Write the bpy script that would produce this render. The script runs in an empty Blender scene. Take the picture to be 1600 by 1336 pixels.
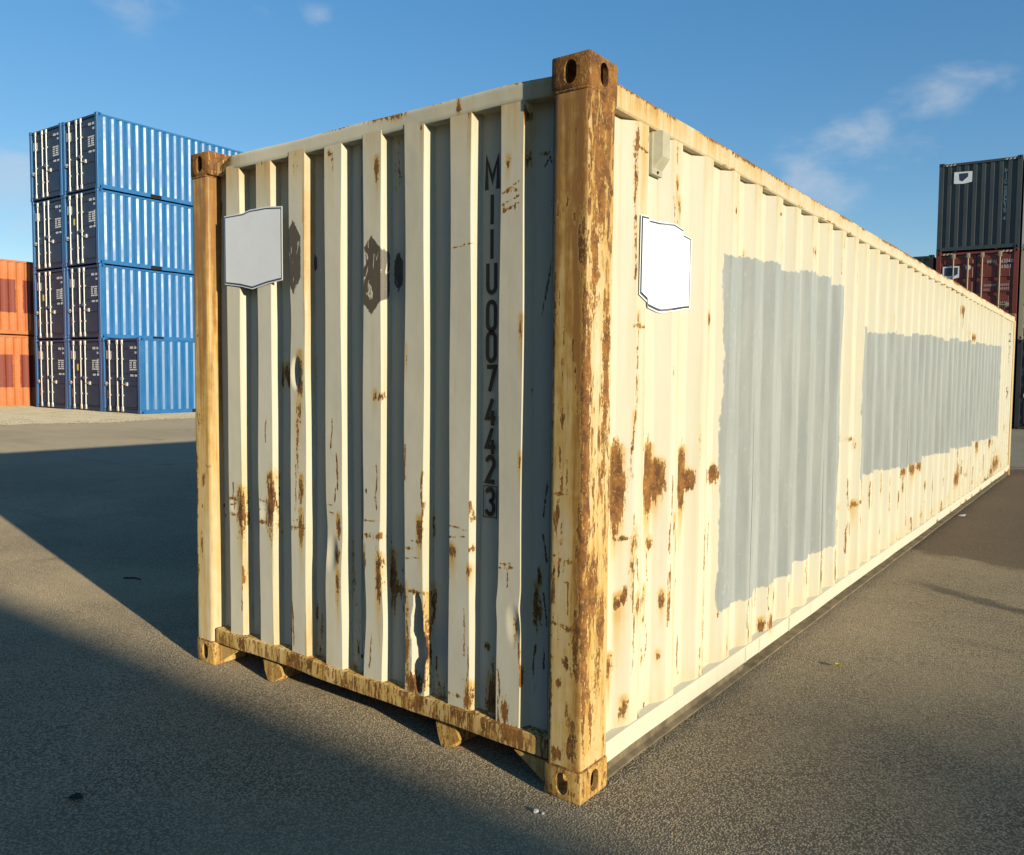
import bpy, bmesh, math, random
import numpy as np
from mathutils import Vector, Matrix

R = math.radians
scene = bpy.context.scene
col = scene.collection
rng = random.Random(7)

# ------------------------------------------------------------------ camera
cam_data = bpy.data.cameras.new('camera')
cam = bpy.data.objects.new('camera', cam_data)
col.objects.link(cam)
scene.camera = cam
yaw, pitch, roll = 0.5947, -0.0540, 0.0139
fw = Vector((-math.sin(yaw) * math.cos(pitch), math.cos(yaw) * math.cos(pitch), math.sin(pitch)))
rt = Vector((math.cos(yaw), math.sin(yaw), 0.0))
up = rt.cross(fw)
rt2 = rt * math.cos(roll) + up * math.sin(roll)
up2 = -rt * math.sin(roll) + up * math.cos(roll)
cam.matrix_world = Matrix(((rt2.x, up2.x, -fw.x, 1.5211), (rt2.y, up2.y, -fw.y, -2.2127),
                           (rt2.z, up2.z, -fw.z, 1.5045), (0, 0, 0, 1)))
cam_data.sensor_width = 36.0
cam_data.lens = 1236.1 / 1600 * 36.0
cam_data.shift_x = -123.664 / 1600
cam_data.shift_y = -13.755 / 1600
cam_data.clip_start = 0.05
cam_data.clip_end = 3000

# ------------------------------------------------------------------ light
SUN_EL = R(11.3)
SUN_DIR = Vector((0.983 * math.cos(SUN_EL), -0.184 * math.cos(SUN_EL), math.sin(SUN_EL))).normalized()
SUN_ROT = math.atan2(SUN_DIR.x, SUN_DIR.y)
sun_data = bpy.data.lights.new('sun', 'SUN')
sun_data.energy = 4.7
sun_data.color = (1.0, 0.895, 0.69)
sun_data.angle = R(0.53)
sun = bpy.data.objects.new('sun', sun_data)
col.objects.link(sun)
sun.rotation_euler = (-SUN_DIR).to_track_quat('-Z', 'Y').to_euler()

scene.view_settings.view_transform = 'Standard'
scene.view_settings.look = 'None'
scene.view_settings.exposure = 0.36
scene.view_settings.gamma = 1.0
scene.view_settings.use_curve_mapping = False

# ------------------------------------------------------------------ node helper
class NT:
    def __init__(s, tree):
        s.t = tree; s.n = tree.nodes; s.l = tree.links
    def node(s, typ, **kw):
        nd = s.n.new(typ)
        for k, v in kw.items():
            setattr(nd, k, v)
        return nd
    def put(s, sock, v):
        if v is None: return
        if hasattr(v, 'is_output'):
            s.l.new(v, sock)
        else:
            try: sock.default_value = v
            except Exception: sock.default_value = tuple(v) + (1.0,)
    def math(s, op, a, b=None, c=None, clamp=False):
        nd = s.node('ShaderNodeMath', operation=op); nd.use_clamp = clamp
        s.put(nd.inputs[0], a); s.put(nd.inputs[1], b)
        if c is not None: s.put(nd.inputs[2], c)
        return nd.outputs[0]
    def vmath(s, op, a, b=None):
        nd = s.node('ShaderNodeVectorMath', operation=op)
        s.put(nd.inputs[0], a); s.put(nd.inputs[1], b)
        return nd.outputs['Value'] if op in ('DOT_PRODUCT', 'LENGTH', 'DISTANCE') else nd.outputs[0]
    def mix(s, f, a, b, blend='MIX'):
        nd = s.node('ShaderNodeMix', data_type='RGBA', blend_type=blend)
        s.put(nd.inputs[0], f); s.put(nd.inputs[6], a); s.put(nd.inputs[7], b)
        return nd.outputs[2]
    def smooth(s, v, lo, hi, a=0.0, b=1.0):
        nd = s.node('ShaderNodeMapRange', interpolation_type='SMOOTHSTEP')
        s.put(nd.inputs[0], v); s.put(nd.inputs[1], lo); s.put(nd.inputs[2], hi)
        s.put(nd.inputs[3], a); s.put(nd.inputs[4], b)
        return nd.outputs[0]
    def scale(s, vec, xyz):
        nd = s.node('ShaderNodeMapping'); s.put(nd.inputs[0], vec)
        nd.inputs['Scale'].default_value = xyz
        return nd.outputs[0]
    def noise(s, vec, sc, det=4.0, rough=0.55, dist=0.0):
        nd = s.node('ShaderNodeTexNoise'); s.put(nd.inputs['Vector'], vec)
        nd.inputs['Scale'].default_value = sc; nd.inputs['Detail'].default_value = det
        nd.inputs['Roughness'].default_value = rough; nd.inputs['Distortion'].default_value = dist
        return nd.outputs[0]
    def vor(s, vec, sc, feature='F1', out=0):
        nd = s.node('ShaderNodeTexVoronoi', feature=feature); s.put(nd.inputs['Vector'], vec)
        nd.inputs['Scale'].default_value = sc
        return nd.outputs[out]
    def attr(s, name):
        nd = s.node('ShaderNodeAttribute'); nd.attribute_name = name
        return nd.outputs['Fac']
    def objco(s):
        return s.node('ShaderNodeTexCoord').outputs['Object']
    def bump(s, h, strength, dist, prev=None):
        nd = s.node('ShaderNodeBump'); s.put(nd.inputs['Height'], h)
        nd.inputs['Strength'].default_value = strength; nd.inputs['Distance'].default_value = dist
        if prev is not None: s.put(nd.inputs['Normal'], prev)
        return nd.outputs[0]

# ------------------------------------------------------------------ sky
world = bpy.data.worlds.new('World')
scene.world = world
world.use_nodes = True
w = NT(world.node_tree)
w.n.clear()
sky = w.node('ShaderNodeTexSky', sky_type='NISHITA')
sky.sun_disc = False
sky.sun_elevation = SUN_EL
sky.sun_rotation = SUN_ROT
sky.altitude = 0.0
sky.air_density = 0.9
sky.dust_density = 0.15
sky.ozone_density = 2.0
dirv = w.node('ShaderNodeTexCoord').outputs['Generated']
# thin wind-torn clouds: noise on a plane high above the yard, thicker round a few places
sep = w.node('ShaderNodeSeparateXYZ'); w.put(sep.inputs[0], dirv)
zc = w.math('MAXIMUM', sep.outputs[2], 0.03)
pl = w.node('ShaderNodeCombineXYZ')
w.put(pl.inputs[0], w.math('DIVIDE', sep.outputs[0], zc)); w.put(pl.inputs[1], w.math('DIVIDE', sep.outputs[1], zc))
cn = w.noise(w.scale(dirv, (5, 5, 10)), 1.0, 6, 0.58, 0.4)
cn2 = w.noise(w.scale(dirv, (14, 14, 26)), 1.0, 5, 0.58, 0.4)
cnm = w.math('ADD', w.math('MULTIPLY', cn, 0.6), w.math('MULTIPLY', cn2, 0.4))
spots = [((-0.300, 0.928, 0.222), 0.085, 0.95), ((-0.262, 0.929, 0.262), 0.075, 0.95), ((-0.215, 0.936, 0.262), 0.06, 0.8), ((-0.175, 0.937, 0.302), 0.065, 0.85),
         ((-0.340, 0.92, 0.196), 0.06, 0.8), ((-0.922, 0.346, 0.178), 0.075, 1.25), ((-0.403, 0.862, 0.306), 0.022, 0.35),
         ((-0.826, 0.433, 0.368), 0.06, 0.42), ((-0.771, 0.511, 0.379), 0.022, 0.5), ((-0.738, 0.554, 0.384), 0.022, 0.45),
         ((0.55, 0.72, 0.42), 0.10, 0.7), ((-0.5, -0.78, 0.36), 0.11, 0.7), ((-0.93, -0.2, 0.3), 0.09, 0.6)]
acc = None
for d, r_, s_ in spots:
    v = Vector(d).normalized()
    df = w.vmath('SUBTRACT', dirv, tuple(v))
    ln = w.vmath('LENGTH', w.vmath('MULTIPLY', df, (1.0, 1.0, 1.7)))
    m = w.math('MULTIPLY', w.smooth(ln, 0.0, r_ * 1.7, 1.0, 0.0), s_)
    acc = m if acc is None else w.math('MAXIMUM', acc, m)
cloud = w.smooth(w.math('ADD', w.math('MULTIPLY', acc, 0.62), w.math('MULTIPLY', w.math('SUBTRACT', cnm, 0.5), 2.6)), 0.12, 0.86, 0.0, 0.55)
cloud = w.math('MULTIPLY', cloud, w.smooth(acc, 0.0, 0.25))
hs = w.node('ShaderNodeHueSaturation'); hs.inputs['Saturation'].default_value = 1.62; hs.inputs['Hue'].default_value = 0.506; hs.inputs['Value'].default_value = 1.50
gm = w.node('ShaderNodeGamma'); gm.inputs[1].default_value = 0.64
w.put(gm.inputs[0], sky.outputs[0]); w.put(hs.inputs['Color'], gm.outputs[0])
skyc = w.mix(cloud, hs.outputs[0], (3.3, 3.55, 3.9, 1.0))
bg = w.node('ShaderNodeBackground')
w.put(bg.inputs[0], skyc)
bg.inputs[1].default_value = 0.145
wo = w.node('ShaderNodeOutputWorld')
w.l.new(bg.outputs[0], wo.inputs[0])

# ------------------------------------------------------------------ mesh helpers
class MB:
    def __init__(s):
        s.v = []; s.f = []
    def add(s, vs, fs):
        o = len(s.v); s.v += [tuple(p) for p in vs]; s.f += [tuple(i + o for i in f) for f in fs]
    def box(s, x0, x1, y0, y1, z0, z1):
        s.add([(x0, y0, z0), (x1, y0, z0), (x1, y1, z0), (x0, y1, z0), (x0, y0, z1), (x1, y0, z1), (x1, y1, z1), (x0, y1, z1)],
              [(0, 3, 2, 1), (4, 5, 6, 7), (0, 1, 5, 4), (1, 2, 6, 5), (2, 3, 7, 6), (3, 0, 4, 7)])
    def cbox(s, x0, x1, y0, y1, z0, z1, c=0.006):
        """box with chamfered edges"""
        bm = bmesh.new()
        bmesh.ops.create_cube(bm, size=1.0)
        for vv in bm.verts:
            vv.co = Vector(((x0 + x1) / 2 + vv.co.x * (x1 - x0), (y0 + y1) / 2 + vv.co.y * (y1 - y0), (z0 + z1) / 2 + vv.co.z * (z1 - z0)))
        bmesh.ops.bevel(bm, geom=bm.edges[:], offset=c, segments=2, affect='EDGES', profile=0.5)
        bm.verts.index_update()
        s.add([v.co[:] for v in bm.verts], [[v.index for v in f.verts] for f in bm.faces])
        bm.free()
    def frustum(s, x0, x1, z0, z1, yb, yt, ins):
        """raised panel on a -y face"""
        s.add([(x0, yb, z0), (x1, yb, z0), (x1, yb, z1), (x0, yb, z1),
               (x0 + ins, yt, z0 + ins), (x1 - ins, yt, z0 + ins), (x1 - ins, yt, z1 - ins), (x0 + ins, yt, z1 - ins)],
              [(4, 5, 6, 7), (0, 1, 5, 4), (1, 2, 6, 5), (2, 3, 7, 6), (3, 0, 4, 7)])
    def tube(s, p0, p1, r, n=10):
        p0 = Vector(p0); p1 = Vector(p1); d = (p1 - p0).normalized()
        a = d.orthogonal().normalized(); b = d.cross(a)
        vs = []
        for p in (p0, p1):
            for i in range(n):
                t = 2 * math.pi * i / n
                vs.append(p + (a * math.cos(t) + b * math.sin(t)) * r)
        fs = [(i, (i + 1) % n, n + (i + 1) % n, n + i) for i in range(n)]
        fs += [tuple(range(n - 1, -1, -1)), tuple(range(n, 2 * n))]
        s.add(vs, fs)
    def sweep(s, prof, ts, axis, off=None):
        """closed profile [(a,b)] swept along an axis through stations ts"""
        vs = []; n = len(prof)
        for t in ts:
            for i, (a, b) in enumerate(prof):
                if off: a2, b2 = off(a, b, t)
                else: a2, b2 = a, b
                vs.append({'z': (a2, b2, t), 'y': (a2, t, b2), 'x': (t, a2, b2)}[axis])
        fs = []
        for j in range(len(ts) - 1):
            for i in range(n):
                k = (i + 1) % n
                fs.append((j * n + i, j * n + k, (j + 1) * n + k, (j + 1) * n + i))
        fs.append(tuple(range(n - 1, -1, -1))); fs.append(tuple(range((len(ts) - 1) * n, len(ts) * n)))
        s.add(vs, fs)
    def grid(s, us, zs, fn):
        nu = len(us)
        vs = [fn(u, z) for z in zs for u in us]
        fs = [(j * nu + i, j * nu + i + 1, (j + 1) * nu + i + 1, (j + 1) * nu + i) for j in range(len(zs) - 1) for i in range(nu - 1)]
        s.add(vs, fs)
    def mesh(s, name, fix=True):
        me = bpy.data.meshes.new(name)
        me.from_pydata(s.v, [], s.f)
        if fix:
            bm = bmesh.new(); bm.from_mesh(me)
            bmesh.ops.recalc_face_normals(bm, faces=bm.faces[:])
            bm.to_mesh(me); bm.free()
        me.update()
        return me

def smooth_mesh(me, ang=32):
    me.polygons.foreach_set('use_smooth', [True] * len(me.polygons))
    me.set_sharp_from_angle(angle=R(ang))

def obj(name, me, mat, parent=None, smooth=None):
    if isinstance(me, MB): me = me.mesh(name)
    if mat is not None and not me.materials: me.materials.append(mat)
    if smooth: smooth_mesh(me, smooth)
    o = bpy.data.objects.new(name, me); col.objects.link(o)
    if parent is not None: o.parent = parent
    return o

def tag(o, label=None, cat=None, group=None, kind=None):
    if label: o['label'] = label
    if cat: o['category'] = cat
    if group: o['group'] = group
    if kind: o['kind'] = kind
    return o

def empty(name, loc=(0, 0, 0), rz=0.0):
    o = bpy.data.objects.new(name, None); col.objects.link(o)
    o.location = loc; o.rotation_euler = (0, 0, rz); o.empty_display_size = 0.3
    return o

def copy_tree(o, parent=None):
    c = o.copy(); col.objects.link(c); c.parent = parent
    for ch in list(o.children): copy_tree(ch, c)
    return c

def set_attrs(o, fn):
    """fn(co)->dict of per-vertex wear fields"""
    me = o.data; n = len(me.vertices)
    co = np.empty(n * 3, np.float32); me.vertices.foreach_get('co', co); co = co.reshape(-1, 3)
    for k, v in fn(co).items():
        if k in me.attributes: me.attributes.remove(me.attributes[k])
        a = me.attributes.new(k, 'FLOAT', 'POINT')
        a.data.foreach_set('value', np.broadcast_to(np.asarray(v, np.float32), (n,)).astype(np.float32).copy())

def round_rect(x0, x1, y0, y1, r, n=3):
    pts = []
    for cx, cy, a0 in ((x1 - r, y0 + r, -90), (x1 - r, y1 - r, 0), (x0 + r, y1 - r, 90), (x0 + r, y0 + r, 180)):
        for i in range(n + 1):
            t = R(a0 + 90 * i / n); pts.append((cx + r * math.cos(t), cy + r * math.sin(t)))
    return pts

def densify(P, mx):
    out = []
    for i in range(len(P)):
        a, b = P[i], P[(i + 1) % len(P)]
        n = max(1, int(math.hypot(b[0] - a[0], b[1] - a[1]) / mx + .5))
        out += [(a[0] + (b[0] - a[0]) * j / n, a[1] + (b[1] - a[1]) * j / n) for j in range(n)]
    return out

# ------------------------------------------------------------------ stroke lettering
def arc(cx, cy, rx, ry, a0, a1, n=8):
    return [(cx + rx * math.cos(R(a0 + (a1 - a0) * i / n)), cy + ry * math.sin(R(a0 + (a1 - a0) * i / n))) for i in range(n + 1)]
GL = {
 'M': [[(.08, 0), (.08, 1), (.5, .32), (.92, 1), (.92, 0)]],
 'I': [[(.5, 0), (.5, 1)]],
 'U': [[(.12, 1)] + arc(.5, .22, .38, .22, 180, 360) + [(.88, 1)]],
 '0': [[(.12, .5)] + arc(.5, .78, .38, .22, 180, 0) + arc(.5, .22, .38, .22, 360, 180) + [(.12, .5)]],
 '1': [[(.28, .8), (.55, 1), (.55, 0)]],
 '2': [arc(.5, .76, .36, .24, 170, -20) + [(.12, .06), (.92, .06)]],
 '3': [arc(.48, .76, .36, .24, 160, -80, 8) + arc(.48, .26, .38, .26, 80, -160, 8)],
 '4': [[(.66, 1), (.1, .28), (.95, .28)], [(.68, 0), (.68, .2)], [(.68, .36), (.68, .56)]],
 '5': [[(.85, .95), (.2, .95), (.16, .55)] + arc(.48, .32, .38, .3, 110, -150)],
 '6': [[(.75, .98), (.16, .45)] + arc(.5, .28, .36, .26, 160, 500, 12)],
 '7': [[(.1, .94), (.9, .94), (.36, 0)]],
 '8': [arc(.5, .27, .38, .25, 100, 440, 12), arc(.5, .79, .32, .17, -60, 240, 12)],
 '9': [[(.25, .02), (.84, .55)] + arc(.5, .72, .36, .26, -20, 320, 12)],
 'G': [arc(.5, .76, .36, .22, 20, 180) + arc(.5, .24, .38, .22, 180, 360) + [(.88, .46), (.55, .46)]],
}
def stroke_char(mb, ch, x, z, wd, ht, th, place):
    """flat letter strokes; place(u,v)->3d"""
    for pl_ in GL.get(ch, []):
        P = [Vector((x + a * wd, z + b * ht)) for a, b in pl_]
        if ch == 'I': P = [Vector((x + .5 * wd, z)), Vector((x + .5 * wd, z + ht))]
        n = len(P); Lp = []; Rp = []
        for i in range(n):
            d0 = (P[i] - P[i - 1]).normalized() if i > 0 else None
            d1 = (P[i + 1] - P[i]).normalized() if i < n - 1 else None
            if d0 is None: d0 = d1
            if d1 is None: d1 = d0
            m = (d0 + d1)
            if m.length < 1e-6: m = d1
            m.normalize(); nn = Vector((-m.y, m.x)); k = max(0.45, nn.dot(Vector((-d1.y, d1.x))))
            Lp.append(P[i] + nn * th / 2 / k); Rp.append(P[i] - nn * th / 2 / k)
        mb.add([place(p.x, p.y) for p in Lp + Rp], [(i, i + 1, n + i + 1, n + i) for i in range(n - 1)])

# ------------------------------------------------------------------ materials
def new_mat(name):
    m = bpy.data.materials.new(name); m.use_nodes = True
    t = NT(m.node_tree); t.n.clear()
    b = t.node('ShaderNodeBsdfPrincipled'); o = t.node('ShaderNodeOutputMaterial')
    t.l.new(b.outputs[0], o.inputs[0])
    return m, t, b

def simple(name, colr, rough=0.5, metal=0.0, var=0.12, sc=6.0, bump=0.0, spec=0.5, bsc=60, streak=False):
    m, t, b = new_mat(name)
    co = t.objco()
    v = t.noise(t.scale(co, (sc * 3, sc * 3, sc * .4)) if streak else t.scale(co, (sc,) * 3), 1.0, 5, 0.6)
    f = t.smooth(v, 0.3, 0.7, 1 - var, 1 + var)
    mul = t.node('ShaderNodeVectorMath', operation='SCALE'); mul.inputs[0].default_value = colr[:3]; t.put(mul.inputs['Scale'], f)
    t.put(b.inputs['Base Color'], mul.outputs[0])
    b.inputs['Roughness'].default_value = rough; b.inputs['Metallic'].default_value = metal
    b.inputs['Specular IOR Level'].default_value = spec
    if metal == 0: b.inputs['Diffuse Roughness'].default_value = .8
    if bump: t.put(b.inputs['Normal'], t.bump(t.noise(co, bsc, 4), bump, 0.01))
    return m

def painted(name, colr, rough=0.45, rust=0.0, fade=(0.6, 0.55, 0.5), fadeamt=0.15, patch=None, spec=0.5):
    """weathered container paint for the yard stacks"""
    m, t, b = new_mat(name)
    co = t.objco()
    st = t.noise(t.scale(co, (9, 9, .7)), 1.0, 5, 0.65)
    bl = t.noise(co, 1.6, 5, 0.6)
    c = t.mix(t.smooth(bl, .35, .75, 0, fadeamt), colr, fade)
    c = t.mix(t.smooth(st, .5, .8, 0, .35), c, tuple(x * .55 for x in colr[:3]))
    if patch:
        s_ = t.node('ShaderNodeSeparateXYZ'); t.put(s_.inputs[0], co)
        pm = None
        nz = t.math('MULTIPLY', t.math('SUBTRACT', t.noise(co, 9, 3), .5), .08)
        yy = t.math('ADD', s_.outputs[1], nz); zz = t.math('ADD', s_.outputs[2], nz)
        for y0, y1, z0, z1 in patch[1]:
            a = t.math('MULTIPLY', t.math('MULTIPLY', t.math('GREATER_THAN', yy, y0), t.math('LESS_THAN', yy, y1)),
                       t.math('MULTIPLY', t.math('GREATER_THAN', zz, z0), t.math('LESS_THAN', zz, z1)))
            pm = a if pm is None else t.math('MAXIMUM', pm, a)
        c = t.mix(pm, c, patch[0])
    if rust > 0:
        rn = t.noise(t.scale(co, (5, 5, 2.2)), 1.0, 7, 0.68)
        rm = t.smooth(rn, .70 - rust * .2, .75 - rust * .2)
        c = t.mix(rm, c, t.mix(t.noise(co, 14, 4), (.16, .05, .02), (.34, .14, .05)))
        t.put(b.inputs['Roughness'], t.smooth(rm, 0, 1, rough, .85))
    else:
        t.put(b.inputs['Roughness'], t.smooth(bl, .3, .7, rough * .85, rough * 1.15))
    t.put(b.inputs['Base Color'], c)
    b.inputs['Specular IOR Level'].default_value = spec
    t.put(b.inputs['Normal'], t.bump(t.noise(co, 2.5, 2), .12, .02))
    return m

def make_cream():
    m, t, b = new_mat('weathered_cream_paint')
    co = t.objco()
    fine = t.noise(co, 70, 5, .62)
    med = t.noise(co, 17, 5, .6, .4)
    vst = t.noise(t.scale(co, (34, 34, 2.2)), 1.0, 5, .62)
    flk = t.noise(t.scale(co, (72, 72, 15)), 1.0, 6, .68, .5)
    hair = t.noise(t.scale(co, (150, 150, 4.5)), 1.0, 3, .6)
    vst2 = t.noise(t.scale(co, (22, 22, 1.1)), 1.0, 4, .6)
    big = t.noise(co, 1.3, 4, .6)
    rust = t.attr('rust'); wash = t.attr('wash'); patch = t.attr('patch'); resid = t.attr('resid'); flake = t.attr('flake')
    # paint
    c = t.mix(t.smooth(big, .3, .7), (.595, .568, .455, 1), (.63, .592, .462, 1))
    c = t.mix(t.smooth(vst2, .45, .78, 0, .34), c, (.55, .48, .28, 1))
    c = t.mix(t.smooth(vst, .60, .8, 0, .32), c, (.43, .39, .29, 1))
    # fine scuffs and specks
    sp = t.vor(t.scale(co, (9, 9, 5)), 1.0)
    spk = t.math('MULTIPLY', t.smooth(sp, .03, .075, 1, 0), t.smooth(t.noise(co, 3.1, 2), .5, .6))
    # wash: thin orange-yellow rust water
    wf = t.math('MULTIPLY', wash, t.smooth(vst, .25, .72, .66, 1.18))
    wf = t.math('MULTIPLY', wf, t.smooth(med, .2, .75, .85, 1.08), clamp=True)
    wcol = t.mix(t.smooth(wf, .12, .5), (.62, .49, .17, 1), (.58, .355, .060, 1))
    wcol = t.mix(t.smooth(wf, .5, 1.0), wcol, (.31, .135, .022, 1))
    c = t.mix(t.smooth(wf, 0, .85, 0, .95), c, wcol)
    ln_ = t.math('MULTIPLY', t.smooth(hair, .62, .72), t.smooth(wash, .10, .45, 0, .75))
    c = t.mix(ln_, c, (.30, .15, .04, 1))
    # rust
    nz = t.math('ADD', t.math('MULTIPLY', t.math('SUBTRACT', fine, .5), 1.3), t.math('MULTIPLY', t.math('SUBTRACT', flk, .5), 2.4))
    rv = t.math('ADD', rust, nz)
    flv = t.math('ADD', t.math('MULTIPLY', t.math('SUBTRACT', flk, .5), 3.0), t.math('MULTIPLY', t.math('SUBTRACT', vst, .5), 1.2))
    rv = t.math('MAXIMUM', rv, t.math('ADD', flake, flv))
    rm = t.math('MAXIMUM', t.smooth(rv, .02, .16), spk)
    rc = t.mix(t.smooth(med, .35, .65), (.13, .055, .016, 1), (.29, .128, .028, 1))
    rc = t.mix(t.smooth(fine, .52, .72), rc, (.42, .225, .062, 1))
    rc = t.mix(t.smooth(vst, .58, .75, 0, .6), rc, (.12, .075, .05, 1))
    halo = t.smooth(rv, -.26, .08, 0, .55)
    c = t.mix(halo, c, (.60, .41, .12, 1))
    c = t.mix(rm, c, rc)
    # grey overpaint
    brush = t.math('MULTIPLY', t.math('SUBTRACT', t.noise(t.scale(co, (30, 30, 14)), 1.0, 4, .6), .5), .05)
    pm = t.smooth(t.math('ADD', patch, brush), -.003, .004)
    gcol = t.mix(t.smooth(t.noise(t.scale(co, (11, 11, 1.3)), 1.0, 5, .65), .3, .72), (.315, .335, .320, 1), (.395, .415, .392, 1))
    gcol = t.mix(t.smooth(t.noise(t.scale(co, (40, 40, 30)), 1.0, 3, .6), .60, .74, 0, .35), gcol, (.52, .54, .51, 1))  # pale specks painted in as tiny highlights on the grey
    c = t.mix(pm, c, gcol)
    # torn vinyl residue
    tear = t.noise(t.scale(co, (26, 26, 9)), 1.0, 4, .6, 1.2)
    dm = t.math('MULTIPLY', t.smooth(t.math('ADD', resid, t.math('MULTIPLY', t.math('SUBTRACT', fine, .5), .016)), -.001, .002),
                t.smooth(tear, .60, .62, 1, 0))
    c = t.mix(dm, c, t.mix(fine, (.085, .064, .040, 1), (.13, .105, .075, 1)))
    b.inputs['Diffuse Roughness'].default_value = 1.0
    t.put(b.inputs['Base Color'], c)
    ro = t.mix(rm, t.mix(pm, (.50,) * 3, (.36,) * 3), (.88,) * 3)
    t.put(b.inputs['Roughness'], ro)
    b.inputs['Specular IOR Level'].default_value = .4
    h = t.math('ADD', t.math('MULTIPLY', rm, t.math('SUBTRACT', fine, .75)), t.math('MULTIPLY', pm, .12))
    n1 = t.bump(h, .55, .006)
    n2 = t.bump(t.noise(co, 5.5, 3, .5), .10, .03, n1)
    t.put(b.inputs['Normal'], n2)
    return m

def make_asphalt():
    m, t, b = new_mat('asphalt')
    co = t.objco()
    s_ = t.node('ShaderNodeSeparateXYZ'); t.put(s_.inputs[0], co)
    wv = t.vmath('ADD', co, t.vmath('SCALE', co, None)) if False else co
    a1 = t.vor(wv, 115, out=0); acol = t.vor(wv, 115, out=1)
    g = t.noise(co, 160, 3, .6)
    big = t.noise(co, .55, 5, .6)
    mid = t.noise(co, 3.2, 5, .6)
    sepc = t.node('ShaderNodeSeparateColor'); t.put(sepc.inputs[0], acol)
    c = t.mix(sepc.outputs[0], (.30, .238, .148, 1), (.61, .482, .30, 1))
    c = t.mix(t.smooth(sepc.outputs[1], .965, .995), c, (.52, .47, .37, 1))
    c = t.mix(t.smooth(a1, .34, .68, 0, .85), c, (.115, .088, .052, 1))
    c = t.mix(t.smooth(mid, .35, .7, 0, .22), c, (.45, .35, .205, 1))
    c = t.mix(t.smooth(big, .40, .66, 0, .36), c, (.50, .39, .23, 1))
    # pale dusty yard away from the near bay
    far = t.smooth(t.math('ADD', t.math('MULTIPLY', s_.outputs[0], -1.0), t.math('MULTIPLY', mid, 5)), 9, 20)
    far2 = t.smooth(t.math('ADD', s_.outputs[1], t.math('MULTIPLY', mid, 3)), 14.4, 15.2)
    far = t.math('MAXIMUM', far, far2)
    dust = t.mix(t.noise(t.scale(co, (.5, 3.0, 1)), 1.0, 6, .65), (.27, .228, .155, 1), (.36, .305, .21, 1))
    c = t.mix(t.math('MULTIPLY', far, .85), c, dust)
    # damp brown strip along the far half of the bay
    edge = t.math('ADD', s_.outputs[1], t.math('ADD', t.math('MULTIPLY', mid, .7), t.math('MULTIPLY', s_.outputs[0], .25)))
    damp = t.math('MULTIPLY', t.math('MULTIPLY', t.smooth(edge, 5.35, 5.6), t.smooth(s_.outputs[0], -.6, .0)), t.math('SUBTRACT', 1.0, far2))
    c = t.mix(t.math('MULTIPLY', damp, .72), c, (.10, .062, .034, 1))
    # oil marks and tyre smears
    ln = t.math('ADD', t.math('ADD', s_.outputs[1], t.math('MULTIPLY', s_.outputs[0], .47)), t.math('MULTIPLY', t.noise(co, 2.4, 4), .35))
    smear = t.math('MULTIPLY', t.smooth(t.math('ABSOLUTE', t.math('SUBTRACT', ln, 4.27)), .03, .10, .6, 0), t.smooth(s_.outputs[0], .15, .5))
    c = t.mix(smear, c, (.03, .026, .022, 1))
    stn = t.noise(co, 1.1, 6, .65, .5)
    c = t.mix(t.smooth(stn, .62, .72, 0, .5), c, (.10, .082, .058, 1))
    tyre = t.noise(t.scale(t.vmath('ADD', co, t.scale(co, (.35, .1, 0))), (.16, 2.6, 1)), 1.0, 5, .62)
    c = t.mix(t.smooth(tyre, .56, .70, 0, .30), c, (.16, .125, .082, 1))
    wear = t.noise(co, .18, 4, .6)
    c = t.mix(t.smooth(wear, .45, .62, 0, .28), c, (.16, .13, .088, 1))
    t.put(b.inputs['Base Color'], c)
    b.inputs['Roughness'].default_value = .9
    b.inputs['Diffuse Roughness'].default_value = 1.0
    b.inputs['Specular IOR Level'].default_value = .25
    h = t.math('ADD', t.math('MULTIPLY', t.smooth(a1, .1, .65, 1, 0), t.smooth(sepc.outputs[2], 0, 1, .35, 1.3)), t.math('MULTIPLY', g, .7))
    n1 = t.bump(h, .7, .007)
    t.put(b.inputs['Normal'], t.bump(t.noise(co, 24, 4), .22, .02, n1))
    return m

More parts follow.
